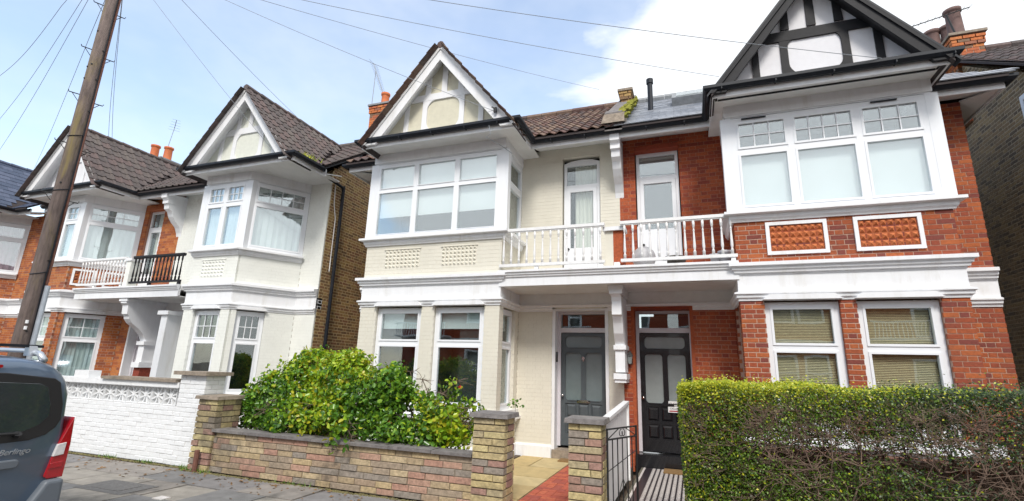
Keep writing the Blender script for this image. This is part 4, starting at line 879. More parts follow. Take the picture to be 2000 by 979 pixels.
tag(MB().box(-2.53, -2.50, 9.56, 9.598, 1.78, 1.98).box(-2.525, -2.505, 9.552, 9.56, 1.82, 1.86).build('door_bell', 'iron'), 'slim black door bell beside the grey front door', 'door bell')
# ---- things on the red house balcony
def ball(c, r, sq=1): return MB().lathe(c, [(r*math.sin(t), sq*(r-r*math.cos(t))) for t in [math.pi*i/12 for i in range(13)]], 18)
tag(ball((-.72, 8.85, 3.43), .21).build('stone_ball', 'tarp', smooth=True), 'pale round stone ball on the balcony floor', 'ornament')
tag(MB().lathe((-.18, 8.75, 3.43), [(.10, 0), (.12, .02), (.17, .10), (.2, .17), (.18, .17), (.1, .1), (0, .09)], 16).build('planter_bowl', 'bowl', smooth=True), 'dark shallow bowl on the balcony by the glass door', 'bowl')
for x, lab, s_ in ((.46, 'small pale grey pot on the balcony floor, left of the bigger pot', .8), (.62, 'bigger pale grey pot in the right corner of the balcony', 1.0)):
    tag(MB().lathe((x, 8.72, 3.43), [(.08*s_, 0), (.1*s_, .18*s_), (.12*s_, .19*s_), (.12*s_, .23*s_), (.1*s_, .23*s_), (.09*s_, .17*s_), (0, .16*s_)], 14).build('plant_pot', 'pot', smooth=True), lab, 'plant pot', 'pots on the balcony')
# ---- aerials
def aerial(name, label, base, top, dirv, L, n, el, m='wire', mast=.012):
    t = thing(name, label, 'aerial', base)
    MB().tube([base, top], mast, 6).build('mast', m, t)
    d = Vector(dirv).normalized(); p = Vector(top); side = d.cross(Vector((0, 0, 1))).normalized()
    MB().tube([tuple(p-d*L*.25), tuple(p+d*L*.75)], .011, 6).build('boom', m, t)
    mb = MB()
    for i in range(n):
        q = p-d*L*.25+d*(L*i/(n-1)); l = el*(1-.4*i/n); mb.tube([tuple(q-side*l), tuple(q+side*l)], .005, 4)
    mb.build('aerial_rods', m, t); return t
t = aerial('tv_aerial', 'tall television aerial above the chimney of the pale house', (-9.5, 11.9, 8.3), (-9.5, 11.95, 11.25), (.42, 0, -1), 1.35, 14, .26)
MB().box(-9.52, -9.30, 11.92, 11.98, 8.65, 8.69).box(-9.52, -9.30, 11.92, 11.98, 8.35, 8.39).build('wall_clamp', 'iron', t)
aerial('tv_aerial', 'small television aerial behind the terracotta pots at the left', (-19.6, 12.2, 9.1), (-19.3, 12.2, 10.75), (1, -.6, .2), .8, 5, .2)
aerial('tv_aerial', 'television aerial tilted to the left on the chimney at the right', (5.9, 12.0, 8.9), (5.75, 11.95, 9.6), (-1.0, -.1, -.28), 1.9, 14, .10, m='iron', mast=.02)
# ------------------------------------------------------------------ garden walls and piers
def pier(name, label, x0, x1, y0, y1, z1, cap, group='brick gate piers', brick='pier_brick', mortar='wall_mortar', capm='stone_cap', ch=.082):
    t = thing(name, label, 'gate pier', ((x0+x1)/2, (y0+y1)/2, 0), group)
    MB().box(x0+.012, x1-.012, y0+.012, y1-.012, -.1, z1).build('pier_core', mortar, t)
    rg = random.Random(int(x0*100)); nc = round(z1/ch); h = z1/nc
    for c in range(nc):
        z = (c+.5)*h; w = x1-x0; d = y1-y0
        sp = rg.choice([(0, 1), (0, .62, 1), (0, .38, 1), (0, 1)]) if c % 2 else rg.choice([(0, .5, 1), (0, .68, 1), (0, .33, 1)])
        for i in range(len(sp)-1):
            a, b = x0+sp[i]*w+(.004 if i else 0), x0+sp[i+1]*w-(.004 if i < len(sp)-2 else 0); j = rg.uniform(-.006, .006)
            o = bpy.data.objects.new('brick', unit_brick(brick)); COL.objects.link(o); attach(o, t); o.location = ((a+b)/2, y0+.05+j, z); o.scale = (b-a, .11, h-.012)
        for sx, xx in ((-1, x0+.05), (1, x1-.05)):
            yy = y0+.11; k = 0
            while yy < y1-.02:
                yb = min(yy+.17+.04*(c % 2), y1)
                o = bpy.data.objects.new('brick', unit_brick(brick)); COL.objects.link(o); attach(o, t); o.location = (xx+rg.uniform(-.003, .003), (yy+yb)/2, z); o.scale = (.108, yb-yy-.012, h-.013); yy = yb; k += 1
    e = .045; MB().hexa([(x0-e, y0-e, z1), (x1+e, y0-e, z1), (x1+e, y1+e, z1), (x0-e, y1+e, z1), (x0-e*.8, y0-e*.8, z1+cap), (x1+e*.8, y0-e*.8, z1+cap), (x1+e*.8, y1+e*.8, z1+cap*1.1), (x0-e*.8, y1+e*.8, z1+cap*1.1)]).build('pier_cap', capm, t)
    return t
pier('brick_pier', 'left brick pier of the low garden wall, beside the white wall', -7.22, -6.82, 5.77, 6.2, 1.02, .05)
pier('brick_pier', 'middle brick pier left of the red path', -2.55, -2.14, 5.75, 6.1, 1.03, .05, capm='slate_cap')
pier('brick_pier', 'right brick pier between the red path and the white fence', -1.36, -.99, 5.72, 6.05, 1.04, .05, capm='slate_cap')
W1 = thing('low_garden_wall', 'low multicoloured brick wall in front of the camellia shrub', 'garden wall', (-4.7, 5.9, 0))
brick_wall(W1, 'wall_core', Fr(-6.82, 5.8, 1, 0), [(0, 4.27, 0, .56)], [], 'wall_stone', 'wall_mortar', nind=300, bond='random', ch=.08, thick=.2, jt=.009, rec=.012, var=.008, bl=.32)
x = -6.84
while x < -2.57:
    l = min(.62, -2.56-x)
    MB().box(x+.003, x+l-.003, 5.755, 6.03, .562, .60+random.uniform(-.004, .004)).build('coping_stone', 'slate_cap', W1); x += l
# rusty stub post at the foot of the left pier
tag(MB().tube([(-6.98, 5.70, -.01), (-6.99, 5.70, .30)], .035, 8).build('metal_post', 'rust'), 'short rusty post stub at the foot of the left brick pier', 'post')
WW = thing('white_garden_wall', 'white painted garden wall with a row of pierced blocks along its top', 'garden wall', (-9.5, 6, 0))
brick_wall(WW, 'wall_core', Fr(-14.5, 5.9, 1, 0), [(0, 6.75, 0, .86)], [], 'white_brick', 'white_mortar', nind=300, ch=.072, bond='stretcher', thick=.2, rec=.005, jt=.008, var=.004)
sb = MB()     # one pierced screen block, 0.3 m, built in its own frame
def bar(a, b, w=.016):
    a, b = Vector((a[0], a[1])), Vector((b[0], b[1])); d = (b-a).normalized(); n = Vector((-d.y, d.x))*w
    sb.prism([(a-n).to_tuple()[:1]+(-.035,)+(a-n).to_tuple()[1:], (a+n).to_tuple()[:1]+(-.035,)+(a+n).to_tuple()[1:], (b+n).to_tuple()[:1]+(-.035,)+(b+n).to_tuple()[1:], (b-n).to_tuple()[:1]+(-.035,)+(b-n).to_tuple()[1:]],
             [(a-n).to_tuple()[:1]+(.035,)+(a-n).to_tuple()[1:], (a+n).to_tuple()[:1]+(.035,)+(a+n).to_tuple()[1:], (b+n).to_tuple()[:1]+(.035,)+(b+n).to_tuple()[1:], (b-n).to_tuple()[:1]+(.035,)+(b-n).to_tuple()[1:]])
h_ = .145; q_ = .122
sb.box(-h_, h_, -.05, .05, q_, q_+.018).box(-h_, h_, -.05, .05, -q_-.018, -q_)
sb.box(-h_, -h_+.012, -.049, .049, -q_, q_).box(h_-.012, h_, -.049, .049, -q_, q_)
for ang in range(0, 180, 30 if False else 45):
    t = R(ang+22.5); c_, s_ = math.cos(t), math.sin(t); r_ = min((h_-.01)/abs(c_), q_/abs(s_)); bar((-c_*r_, -s_*r_), (c_*r_, s_*r_), .011)
sb.lathe((0, 0, 0), [(.03, 0)], 3) if False else None
sb.box(-.03, .03, -.045, .045, -.03, .03)
me = sb.mesh('screen_block', 'white_brick')
x = -14.3
while x < -7.98:
    o = bpy.data.objects.new('screen_block', me); COL.objects.link(o); attach(o, WW); o.location = (x+.15, 6.0, 1.005); x += .302
x = -14.4
while x < -7.86: MB().box(x, min(x+.9, -7.86)-.004, 5.88, 6.12, 1.148, 1.235).build('coping', 'white_brick', WW); x += .9
for (a, b) in ((-9.75, -8.85), (-8.84, -7.9)): MB().box(a, b, 5.84, 6.2, 1.237, 1.285).build('stone_slab', 'stone_cap', WW)
MB().box(-10.6, -10.2, 5.9, 6.1, 1.237, 1.36).build('loose_block', 'white_brick', WW)
t = thing('white_pier', 'white painted brick pier with a stone cap at the end of the white wall', 'gate pier', (-7.6, 6, 0))
brick_wall(t, 'pier_core', Fr(-7.84, 5.88, 1, 0), [(0, .56, 0, 1.36)], [], 'white_brick', 'white_mortar', nind=120, ch=.073, bond='stretcher', thick=.35, rec=.006, var=.004)
brick_wall(t, 'pier_side', Fr(-7.28, 5.885, 0, 1), [(0, .34, 0, 1.36)], [], 'white_brick', 'stock_mortar', nind=60, ch=.073, bond='stretcher', thick=.1, rec=.008)
MB().box(-7.93, -7.2, 5.8, 6.3, 1.362, 1.42).build('pier_cap', 'stone_cap', t)
# fence between the two paths
FN = thing('white_fence', 'low white boarded fence between the red path and the tiled path', 'fence', (-1.03, 7, 0))
y = 6.06; k = 0
while y < 8.3:
    l = .2 if k % 2 else .19; z = 1.02+.05*(y-6.06)
    MB().hexa([(-1.04, y+.003, .02), (-1.02, y+.003, .02), (-1.02, y+l-.004, .02), (-1.04, y+l-.004, .02), (-1.04, y+.003, z), (-1.02, y+.003, z), (-1.02, y+l-.004, z+.01), (-1.04, y+l-.004, z+.01)]).build('plank', 'wood_white', FN); y += l; k += 1
MB().prism([(-1.075, 6.05, 1.02), (-.985, 6.05, 1.02), (-.985, 6.05, 1.06), (-1.075, 6.05, 1.06)], [(-1.075, 8.32, 1.135), (-.985, 8.32, 1.135), (-.985, 8.32, 1.175), (-1.075, 8.32, 1.175)]).build('top_rail', 'wood_white', FN)
MB().box(-1.065, -.99, 6.055, 6.12, 0, 1.02).build('fence_post', 'wood_white', FN); MB().box(-1.065, -.99, 8.28, 8.34, 0, 1.13).build('fence_post', 'wood_white', FN)
# iron gate, standing half open
G = thing('iron_gate', 'black wrought iron gate standing open beside the white fence', 'gate', (-.93, 5.76, 0))
ga, gb_ = Vector((-.93, 5.76)), Vector((-.68, 6.36)); gd = (gb_-ga)
gp = lambda t, z: (ga.x+gd.x*t, ga.y+gd.y*t, z)
MB().tube([gp(0, .05), gp(0, 1.0)], .012, 6).tube([gp(1, .05), gp(1, 1.0)], .014, 6).build('gate_stile', 'iron', G)
for z in (.99, .88, .12): MB().tube([gp(0, z), gp(1, z)], .010, 6).build('gate_rail', 'iron', G)
for i in range(1, 6): MB().tube([gp(i/6, .12), gp(i/6, .88)], .007, 5).build('gate_bar', 'iron', G)
mb = MB().tube([gp(0, .88), gp(.38, .985)], .006, 5).tube([gp(1, .88), gp(.62, .985)], .006, 5).tube([gp(.2, .12), gp(.5, .45), gp(.8, .12)], .005, 5).tube([gp(0, .55), gp(1, .72)], .005, 5)
for s_ in (-1, 1):
    mb.tube([gp(.5+s_*(.03+.08*math.sin(t)*(1-t/9)), .93+.045*math.cos(t)*(1-t/9)) for t in [i*.6 for i in range(11)]], .005, 5)
mb.build('gate_scroll', 'iron', G)
tag(MB().box(-7.38, -6.52, 4.38, 4.86, -.02, .010).box(-7.2, -6.7, 4.48, 4.76, .010, .014).build('manhole_cover', 'metalpaint'), 'rectangular metal manhole cover set in the grey paving', 'manhole cover')
tag(MB().box(-6.05, -5.9, 4.45, 4.57, -.01, .012).build('stopcock_cover', 'white_tile'), 'small pale utility cover in the paving at the bottom edge', 'utility cover')
# rough stone wall behind the hedge
HW = thing('rough_stone_wall', 'low wall of rough brown stones seen through the hedge', 'garden wall', (3, 6.2, 0))
MB().box(.12, 9, 6.16, 6.36, 0, .86).build('wall_core', 'red_mortar', HW)
rg = random.Random(12); zz = .0; k = 0
while zz < .82:
    h = rg.uniform(.13, .2); x = .12; h = min(h, .87-zz)
    while x < 6.5:
        l = rg.uniform(.16, .34); j = [rg.uniform(-.018, .018) for _ in range(8)]
        A = [(x+.012+j[0], 6.12, zz+.01+j[1]*.5), (x+l-.012+j[2], 6.12, zz+.01+j[3]*.5), (x+l-.012+j[4], 6.12, zz+h-.01+j[5]*.5), (x+.012+j[6], 6.12, zz+h-.01+j[7]*.5)]
        B = [(a_, 6.2, c_) for a_, b_, c_ in A]; c0 = (x+l/2, zz+h/2); A = [(c0[0]+(a_-c0[0])*.88, b_-.01, c0[1]+(c_-c0[1])*.86) for a_, b_, c_ in A]
        MB().prism(A, B).build('stone', 'hstone', HW); x += l; k += 1
    zz += h
# ------------------------------------------------------------------ planting
def leaf_arrays(P, D, size, rng, fold=.25, shape='oval'):
    """P positions, D outward directions (n,3): one folded leaf per point, returns verts and faces"""
    n = len(P); a = rng.normal(size=(n, 3)); a += D*1.1; a /= np.linalg.norm(a, axis=1)[:, None]
    b = rng.normal(size=(n, 3)); t = np.cross(a, b); t /= np.linalg.norm(t, axis=1)[:, None]; w = np.cross(a, t)
    s = (size*rng.uniform(.65, 1.3, n))[:, None]
    prof = [(0, 0, 0), (.32, .32, fold*.5), (.7, .30, fold*.4), (1.05, 0, -.08), (.7, -.30, fold*.4), (.32, -.32, fold*.5)] if shape == 'oval' else [(0, 0, 0), (.5, .3, .1), (1, 0, 0), (.5, -.3, .1)]
    V = np.stack([P+t*s*u+w*s*v+a*s*z for u, v, z in prof], 1)
    k = len(prof); F = np.arange(n*k).reshape(n, k)
    if k == 6: F = np.concatenate([F[:, [0, 1, 2, 3]], F[:, [0, 3, 4, 5]]])
    return V.reshape(-1, 3), F
def np_mesh(name, V, F, m):
    me = bpy.data.meshes.new(name); me.vertices.add(len(V)); me.vertices.foreach_set('co', np.asarray(V, np.float32).ravel())
    k = F.shape[1]; me.loops.add(F.size); me.loops.foreach_set('vertex_index', F.ravel().astype(np.int32)); me.polygons.add(len(F)); me.polygons.foreach_set('loop_start', np.arange(0, F.size, k, dtype=np.int32))
    me.update(); me.validate(); me.materials.append(M[m]); return me
rng = np.random.default_rng(4)
def twigs(segs, r0, m, name, parent, k=3):
    mb = MB()
    for s in segs: mb.tube(s, [r0*(1-.6*i/(len(s)-1)) for i in range(len(s))], k, cap=False)
    me = bpy.data.meshes.new(name); me.from_pydata(mb.v, [], mb.f); me.materials.append(M[m]); o = bpy.data.objects.new(name, me); COL.objects.link(o); attach(o, parent); o['kind'] = 'stuff'; return o
# --- privet hedge: a clipped box, leafy along top and left end, thin and twiggy lower down
HD = thing('privet_hedge', 'clipped privet hedge along the pavement, yellow on top and twiggy below', 'hedge', (2.4, 5.75, 0))
X0, X1, Y0, Y1 = -.13, 5.6, 5.42, 5.98
def htop(x): return 1.53+.012*x+.02*np.sin(x*3.1)+.015*np.sin(x*7.7)
def vnoise(P, s, seed):
    r = np.random.default_rng(seed); out = np.zeros(len(P))
    for i in range(5):
        k = r.normal(size=3)*s*(1.6**i)*.6; out += np.sin(P@k+r.uniform(0, 6.28))/(1.35**i)
    return out/2.2
def hedge_pts(n):
    P = np.stack([rng.uniform(X0, X1, n), rng.uniform(Y0, Y1, n), rng.uniform(.02, 1.56, n)], 1)
    P[:, 0] = X0+(X1-X0)*rng.uniform(0, 1, n)**1.25
    top = htop(P[:, 0]); P = P[P[:, 2] < top]; top = htop(P[:, 0])
    dt, df, dl = top-P[:, 2], P[:, 1]-Y0, P[:, 0]-X0
    dep = np.minimum(np.minimum(dt, df), dl)
    nz = vnoise(P, 3.2, 1); nz2 = vnoise(P, 9, 2)
    pr = .30*np.exp(-dep/.10)
    pr *= np.clip(.62+.25*np.exp(-(P[:, 0]/1.6)**2)+1.6*np.exp(-dt/.15)+1.3*np.exp(-dl/.30)+.35*np.exp(-dt/.5)+.55*nz+.35*nz2, .0, 1.5)
    gap = np.exp(-((P[:, 2]-.98+.04*P[:, 0]-.06*vnoise(P, 2.5, 8))/.115)**2)*np.clip((P[:, 0]-.35)/.3, 0, 1); pr *= 1-.9*gap
    pr += .02*(1-gap)*np.clip(.5+nz, 0, 1)
    return P[rng.random(len(P)) < pr], None
P = np.concatenate([hedge_pts(900000)[0] for _ in range(2)]); rng.shuffle(P)
P = P[:190000]
P += np.stack([vnoise(P, 6, 5), vnoise(P, 6, 6), vnoise(P, 6, 7)], 1)*.032
sh = rng.uniform(0, 1, (1600, 3)); sh = np.stack([X0+sh[:, 0]**1.2*5.4, Y0+sh[:, 1]*.5, htop(X0+sh[:, 0]**1.2*5.4)+rng.exponential(.022, 1600)], 1); P = np.concatenate([P, sh])
dt = htop(P[:, 0])-P[:, 2]; dl = P[:, 0]-X0
D = np.zeros_like(P); D[:, 1] = -.8; D[:, 2] = .4+np.exp(-dt/.1); D[:, 0] = -np.exp(-dl/.1)
sel = rng.random(len(P)); newp = np.clip(1.3*np.exp(-dt/.11)*np.clip(1.5-P[:, 0]*.7, .06, 1.), 0, .95)+.22*np.exp(-dl/.25)+.05  # new growth, favoured at the top left where its colour also carries the light
dark = (rng.random(len(P)) < np.clip((P[:, 0]-1.1)*.6, 0, .85))  # shade put into leaf colour, more of it towards the right
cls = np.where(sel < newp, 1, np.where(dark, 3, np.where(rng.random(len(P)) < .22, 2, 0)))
for c, nm, mm in ((0, 'privet_leaves', 'privet'), (1, 'young_leaves', 'privet_new'), (2, 'dull_leaves', 'privet_dull'), (3, 'dark_leaves', 'privet_shaded')):
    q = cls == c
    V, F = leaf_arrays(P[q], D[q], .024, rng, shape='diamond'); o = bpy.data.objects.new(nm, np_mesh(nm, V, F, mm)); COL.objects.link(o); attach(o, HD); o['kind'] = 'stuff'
segs = []; r_ = random.Random(9)
def branch(p, d, l, n, wob): 
    s = [tuple(p)]; p = Vector(p); d = Vector(d)
    for i in range(n):
        d = (d+Vector((r_.gauss(0, wob), r_.gauss(0, wob), r_.gauss(0, wob)*.6))).normalized(); p = p+d*(l/n); s.append(tuple(p))
    return s
for i in range(120):
    x = r_.uniform(X0+.05, X1); b = (x, r_.uniform(5.6, 5.8), 0); s = branch(b, (r_.uniform(-.3, .3), r_.uniform(-.1, .1), 1), 1.3, 7, .16); s = [(max(p[0], X0+.06), min(max(p[1], Y0+.05), Y1), min(p[2], 1.46)) for p in s]; segs.append(s)
main = list(segs); tw = []
for s in main:
    for j in range(1, len(s)):
        for k in range(7):
            p = Vector(s[j]); tw.append(branch(p, (r_.uniform(-1, 1), r_.uniform(-1, .5), r_.uniform(-.1, .9)), r_.uniform(.15, .42), 5, .35))
tw = [[(min(max(p[0], X0+.01), 9), min(max(p[1], Y0+.01), Y1), min(p[2], 1.5)) for p in s] for s in tw]
tw2 = [s for s in tw if s[-1][2] > 1.08] or tw; fine = []
for i in range(19000):
    s = r_.choice(tw2 if i > 11000 else tw); p = Vector(s[r_.randrange(1, len(s))]); fine.append(branch(p, (r_.uniform(-1, 1), r_.uniform(-1.2, .3), r_.uniform(-.3, .9)), r_.uniform(.06, .16), 3, .5))
fine = [s for s in fine if not (.90 < s[-1][2]+.04*s[-1][0] < 1.08 and s[-1][0] > .4 and r_.random() < .75)]
fine = [[(max(p[0], X0+.01), max(p[1], Y0), min(p[2], 1.52)) for p in s] for s in fine]
twigs(main, .011, 'twig', 'hedge_stems', HD, 5); twigs(tw, .0045, 'twig', 'hedge_branches', HD, 3); twigs(fine, .0022, 'twig', 'hedge_twigs', HD, 3)
# --- camellia shrubs behind the low wall
def shrub(name, label, blobs, n, nind, cols, stems, seed, size=.062, holes=.35, grp='shrubs behind the low garden wall'):
    rn = np.random.default_rng(seed); t = thing(name, label, 'shrub', (stems[0][0], stems[0][1], 0), grp)
    Ps, Ds = [], []
    wt = np.array([b[3]*b[4]*b[5] for b in blobs])**.7; wt = wt/wt.sum()
    for b, w in zip(blobs, wt):
        k = int(n*w); d = rn.normal(size=(k, 3)); d /= np.linalg.norm(d, axis=1)[:, None]; r = rn.uniform(.45, 1, k)**.45
        r = np.where(rn.random(k) < .1, r*1.18, r)
        p = d*r[:, None]*np.array(b[3:6])+np.array(b[:3]); Ps.append(p); Ds.append(d)
    P = np.concatenate(Ps); D = np.concatenate(Ds); nz = vnoise(P, 4.5, seed)+.4*vnoise(P, 11, seed+3)
    keep = (nz > -holes-.25*rn.random(len(P))) & (P[:, 2] > .10) & (P[:, 1] < 7.9) & ~((P[:, 1] < 6.06) & (P[:, 2] < .62) & (P[:, 1] > 5.74)) & ~((P[:, 2] < .40) & (P[:, 1] < 5.8))
    P, D = P[keep], D[keep]
    # leaves sit in small whorls at shoot tips
    q = rn.integers(0, len(P), len(P)//4); P = np.concatenate([P[q]+rn.normal(size=(len(q), 3))*.03 for _ in range(4)]); D = np.concatenate([D[q]]*4)
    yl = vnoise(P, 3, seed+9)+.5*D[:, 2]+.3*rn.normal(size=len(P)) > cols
    order = np.argsort(np.linalg.norm(P-np.array(CAM), axis=1)); first = order[:nind]; rest = order[nind:]
    for mm in ('cam_leaf', 'cam_yellow'):
        q = rest[(yl[rest]) == (mm == 'cam_yellow')]
        V, F = leaf_arrays(P[q], D[q], size, rn); o = bpy.data.objects.new('foliage', np_mesh('foliage', V, F, mm)); COL.objects.link(o); attach(o, t); o['kind'] = 'stuff'
    ms = {}
    for mm in ('cam_leaf', 'cam_yellow'):
        V, F = leaf_arrays(np.zeros((1, 3)), np.zeros((1, 3)), .07, np.random.default_rng(1)); ms[mm] = np_mesh('leaf', V, F, mm)
    for i in first:
        o = bpy.data.objects.new('leaf', ms['cam_yellow' if yl[i] else 'cam_leaf']); COL.objects.link(o); attach(o, t); o.location = P[i]; o.rotation_euler = tuple(rn.uniform(0, 6.28, 3)); o.scale = (1, 1, 1)
    segs = []
    for (x, y) in stems:
        for k in range(7):
            b = blobs[r_.randrange(len(blobs))]; e = Vector((b[0]+r_.gauss(0, b[3]*.5), b[1]+r_.gauss(0, b[4]*.4), b[2]+r_.uniform(-.2, .8)*b[5])); s0 = Vector((x, y, 0)); s_ = []
            for i in range(8):
                f = i/7; p = s0.lerp(e, f)+Vector((r_.gauss(0, .03), r_.gauss(0, .03), math.sin(f*3.1)*.06)); s_.append(tuple(p))
            segs.append(s_)
    tws = []
    for i in range(500):
        s_ = r_.choice(segs); p = Vector(s_[r_.randrange(3, 8)]); tws.append(branch(p, (r_.uniform(-1, 1), r_.uniform(-1, .6), r_.uniform(-.5, .5)), r_.uniform(.10, .25), 4, .3))
    twigs(segs, .016, 'trunk', 'stems', t, 6); twigs(tws, .005, 'trunk', 'twigs', t, 4); return t
shrub('camellia_shrub', 'large glossy shrub with yellow-green leaves spilling over the low wall', [(-5.75, 6.75, 1.30, .62, .5, .50), (-5.1, 6.6, 1.2, .62, .5, .5), (-5.5, 6.5, .85, .75, .5, .38), (-6.25, 6.7, 1.12, .45, .45, .50), (-4.55, 6.45, 1.05, .5, .45, .45), (-6.0, 6.8, 1.55, .35, .35, .28), (-5.2, 6.7, 1.58, .3, .3, .25), (-4.85, 6.2, .78, .5, .42, .32), (-4.45, 5.90, .62, .34, .26, .24), (-6.6, 6.5, 1.05, .3, .35, .4), (-4.2, 6.4, 1.25, .4, .35, .33), (-5.4, 6.05, .72, .8, .2, .2)], 21000, 300, .05, [(-5.9, 6.8), (-5.2, 6.7), (-4.7, 6.6)], 21)
shrub('camellia_shrub', 'dark green shrub beside the left brick pier', [(-6.95, 6.6, .85, .38, .3, .36), (-6.45, 6.35, .88, .32, .3, .32), (-6.2, 6.3, .80, .4, .32, .26), (-5.85, 6.2, .72, .35, .26, .2)], 5200, 120, 1.2, [(-6.3, 6.4)], 33, size=.055, holes=.6)
loose = shrub('camellia_shrub', 'looser shrub with red flowers beside the middle brick pier', [(-3.6, 6.5, 1.12, .42, .3, .34), (-2.95, 6.35, .92, .26, .25, .30), (-3.85, 6.35, .85, .5, .35, .42), (-3.3, 6.3, .9, .36, .3, .40), (-3.05, 6.3, .78, .30, .26, .26), (-4.0, 6.05, .72, .4, .2, .26), (-3.5, 6.12, .70, .45, .2, .2), (-4.1, 6.45, 1.35, .25, .25, .30), (-3.65, 6.4, 1.28, .25, .2, .28), (-3.12, 6.3, 1.25, .10, .10, .26)], 13000, 220, .45, [(-3.8, 6.5), (-3.2, 6.4)], 45, size=.055, holes=.12)
for i, (x, y, z) in enumerate([(-2.98, 6.2, 1.36), (-3.9, 6.0, .86)]):
    rn = np.random.default_rng(i); d = rn.normal(size=(14, 3)); V, F = leaf_arrays(np.tile([x, y, z], (14, 1))+d*.006, d, .024, rn)
    o = bpy.data.objects.new('camellia_flower', np_mesh('flower', V, F, 'petal')); COL.objects.link(o); attach(o, loose)
mb = MB()
t = thing('seedling', 'small leafy seedling growing behind the middle brick pier', 'plant', (-2.2, 6.3, .95))
rn = np.random.default_rng(8); P_ = np.array([(-2.22+rn.normal()*.05, 6.3+rn.normal()*.04, 1.12+rn.random()*.12) for _ in range(34)]); V, F = leaf_arrays(P_, np.zeros((34, 3)), .04, rn)
o = bpy.data.objects.new('foliage', np_mesh('foliage', V, F, 'cam_leaf')); COL.objects.link(o); attach(o, t); twigs([[(-2.22, 6.3, .2), (-2.24, 6.3, .7), (-2.2, 6.3, 1.2)]], .006, 'trunk', 'stem', t, 5)
# moss, grit and small weeds where the walls meet the paving
mb = MB(); rg = random.Random(77)
for i in range(2600):
    x = rg.uniform(-10.6, -.9)
    if -2.1 < x < -1.4: continue
    y = 5.74-abs(rg.gauss(0, .03))+(.10 if x < -7.3 else 0); r = rg.uniform(.004, .016)
    mb.hexa([(x+a*r, y+b*r, c*r) for a, b, c in ((-1, -1, -.2), (1, -1, -.2), (1, 1, -.2), (-1, 1, -.2), (-.5, -.5, .8), (.5, -.5, .8), (.5, .5, .8), (-.5, .5, .8))])
gr = mb.build('wall_foot_moss', mat('dry_moss_and_grit', (.16, .14, .06), .95, .5, 18, .8, 60)); gr['kind'] = 'stuff'
mb = MB()
for i in range(260):
    x = rg.choice([-7.3, -6.9, -8.2, -5.2, -9.1, -2.6])+rg.gauss(0, .12); y = 5.74-abs(rg.gauss(0, .03))+(.10 if x < -7.3 else 0); p = Vector((x, y, 0)); s_ = Vector((.006, .004, 0))
    mb.poly([p-s_, p+s_, p+Vector((rg.gauss(0, .03), rg.gauss(0, .03), rg.uniform(.02, .07)))])
gw = mb.build('pavement_weeds', 'privet'); gw['kind'] = 'stuff'
mb = MB()      # fallen leaves and litter
for i in range(240):
    x, y = rg.uniform(-10, -2.6), 5.72-abs(rg.gauss(0, .35)); t = rg.random()*6.28; l = rg.uniform(.012, .035); c_, s_ = math.cos(t)*l, math.sin(t)*l
    mb.poly([(x-c_, y-s_, .009), (x+s_*.5, y-c_*.5, .012+l*.3), (x+c_, y+s_, .009), (x-s_*.5, y+c_*.5, .011)])
fl = mb.build('fallen_leaves', mat('dead_leaf', (.2, .11, .04), .9, .4, 20)); fl['kind'] = 'stuff'
# ------------------------------------------------------------------ telegraph pole and its wires
PX, PY = -11.42, 5.4
TP = thing('telegraph_pole', 'tall weathered wooden telegraph pole with step irons beside the car', 'telegraph pole', (PX, PY, 0))
MB().tube([(PX, PY, -.1), (PX, PY, 2), (PX, PY, 5), (PX, PY, 10.6)], [.135, .13, .118, .105], 20).build('shaft', 'wood', TP, smooth=True)
r_at = lambda z: .135-.03*z/10.6
ns = Vector((PX, PY, 0)); vd = (Vector((CAM.x, CAM.y, 0))-ns).normalized(); sd_ = Vector((-vd.y, vd.x, 0))   # sd_: towards the right as seen from the street
for i, z in enumerate([zz+o_ for zz in (4.65, 5.72, 6.79, 7.84, 8.92, 9.95) for o_ in (0, -.1)]):
    s_ = 1 if i % 2 else -1; q = ns+Vector((0, 0, z))+sd_*s_*(r_at(z)-.01); d = sd_*s_
    MB().tube([tuple(q), tuple(q+d*.17), tuple(q+d*.18+Vector((0, 0, .035)))], .010, 6).build('step_iron', 'iron', TP)
    MB().tube([tuple(q-Vector((0, 0, .15))), tuple(q+d*.12)], .007, 5).build('step_brace', 'iron', TP)
cp_ = []
for z in np.arange(.2, 10.5, .2): a = .95+.12*math.sin(z*1.3)+.05*math.sin(z*4); o_ = (vd*math.cos(a)+sd_*math.sin(a))*(r_at(z)+.006); cp_.append((PX+o_.x, PY+o_.y, z))
MB().tube(cp_, .013, 6).build('cable', 'gutter', TP)
cp_ = [(PX+((vd*math.cos(1.25)+sd_*math.sin(1.25))*(r_at(z)+.012)).x, PY+((vd*math.cos(1.25)+sd_*math.sin(1.25))*(r_at(z)+.012)).y, z) for z in (1.9, 4, 6, 10.5)]
MB().tube(cp_, .028, 8).build('cable_cover', 'rust', TP)
q = ns+vd*.10+sd_*.16
MB().tube([(q.x, q.y, 0), (q.x, q.y, 2.86)], .042, 12).build('steel_conduit', 'galv', TP)
for z in (3.1, 4.75, 5.9):
    cc = [(PX+math.cos(t)*(r_at(z)+.006), PY+math.sin(t)*(r_at(z)+.006), z+.05*math.sin(t)) for t in [i*math.pi/8 for i in range(17)]]; MB().tube(cc, .008, 5).build('cable_band', 'gutter', TP)
q = ns+vd*(r_at(2)+.004)
for i, z in enumerate((2.18, 2.07)): MB().box(q.x-.045, q.x+.045, q.y-.01, q.y+.012, z-.03, z+.03).build('number_disc', 'white', TP)
for i in range(26):
    a = random.uniform(-1.2, 1.2); z = random.uniform(1.9, 9); o_ = (vd*math.cos(a)+sd_*math.sin(a))*(r_at(z)); p = Vector((PX+o_.x, PY+o_.y, z))
    if i < 10: MB().box(p.x-.012, p.x+.012, p.y-.012, p.y+.012, z-.012, z+.012).build('bolt', 'iron', TP)
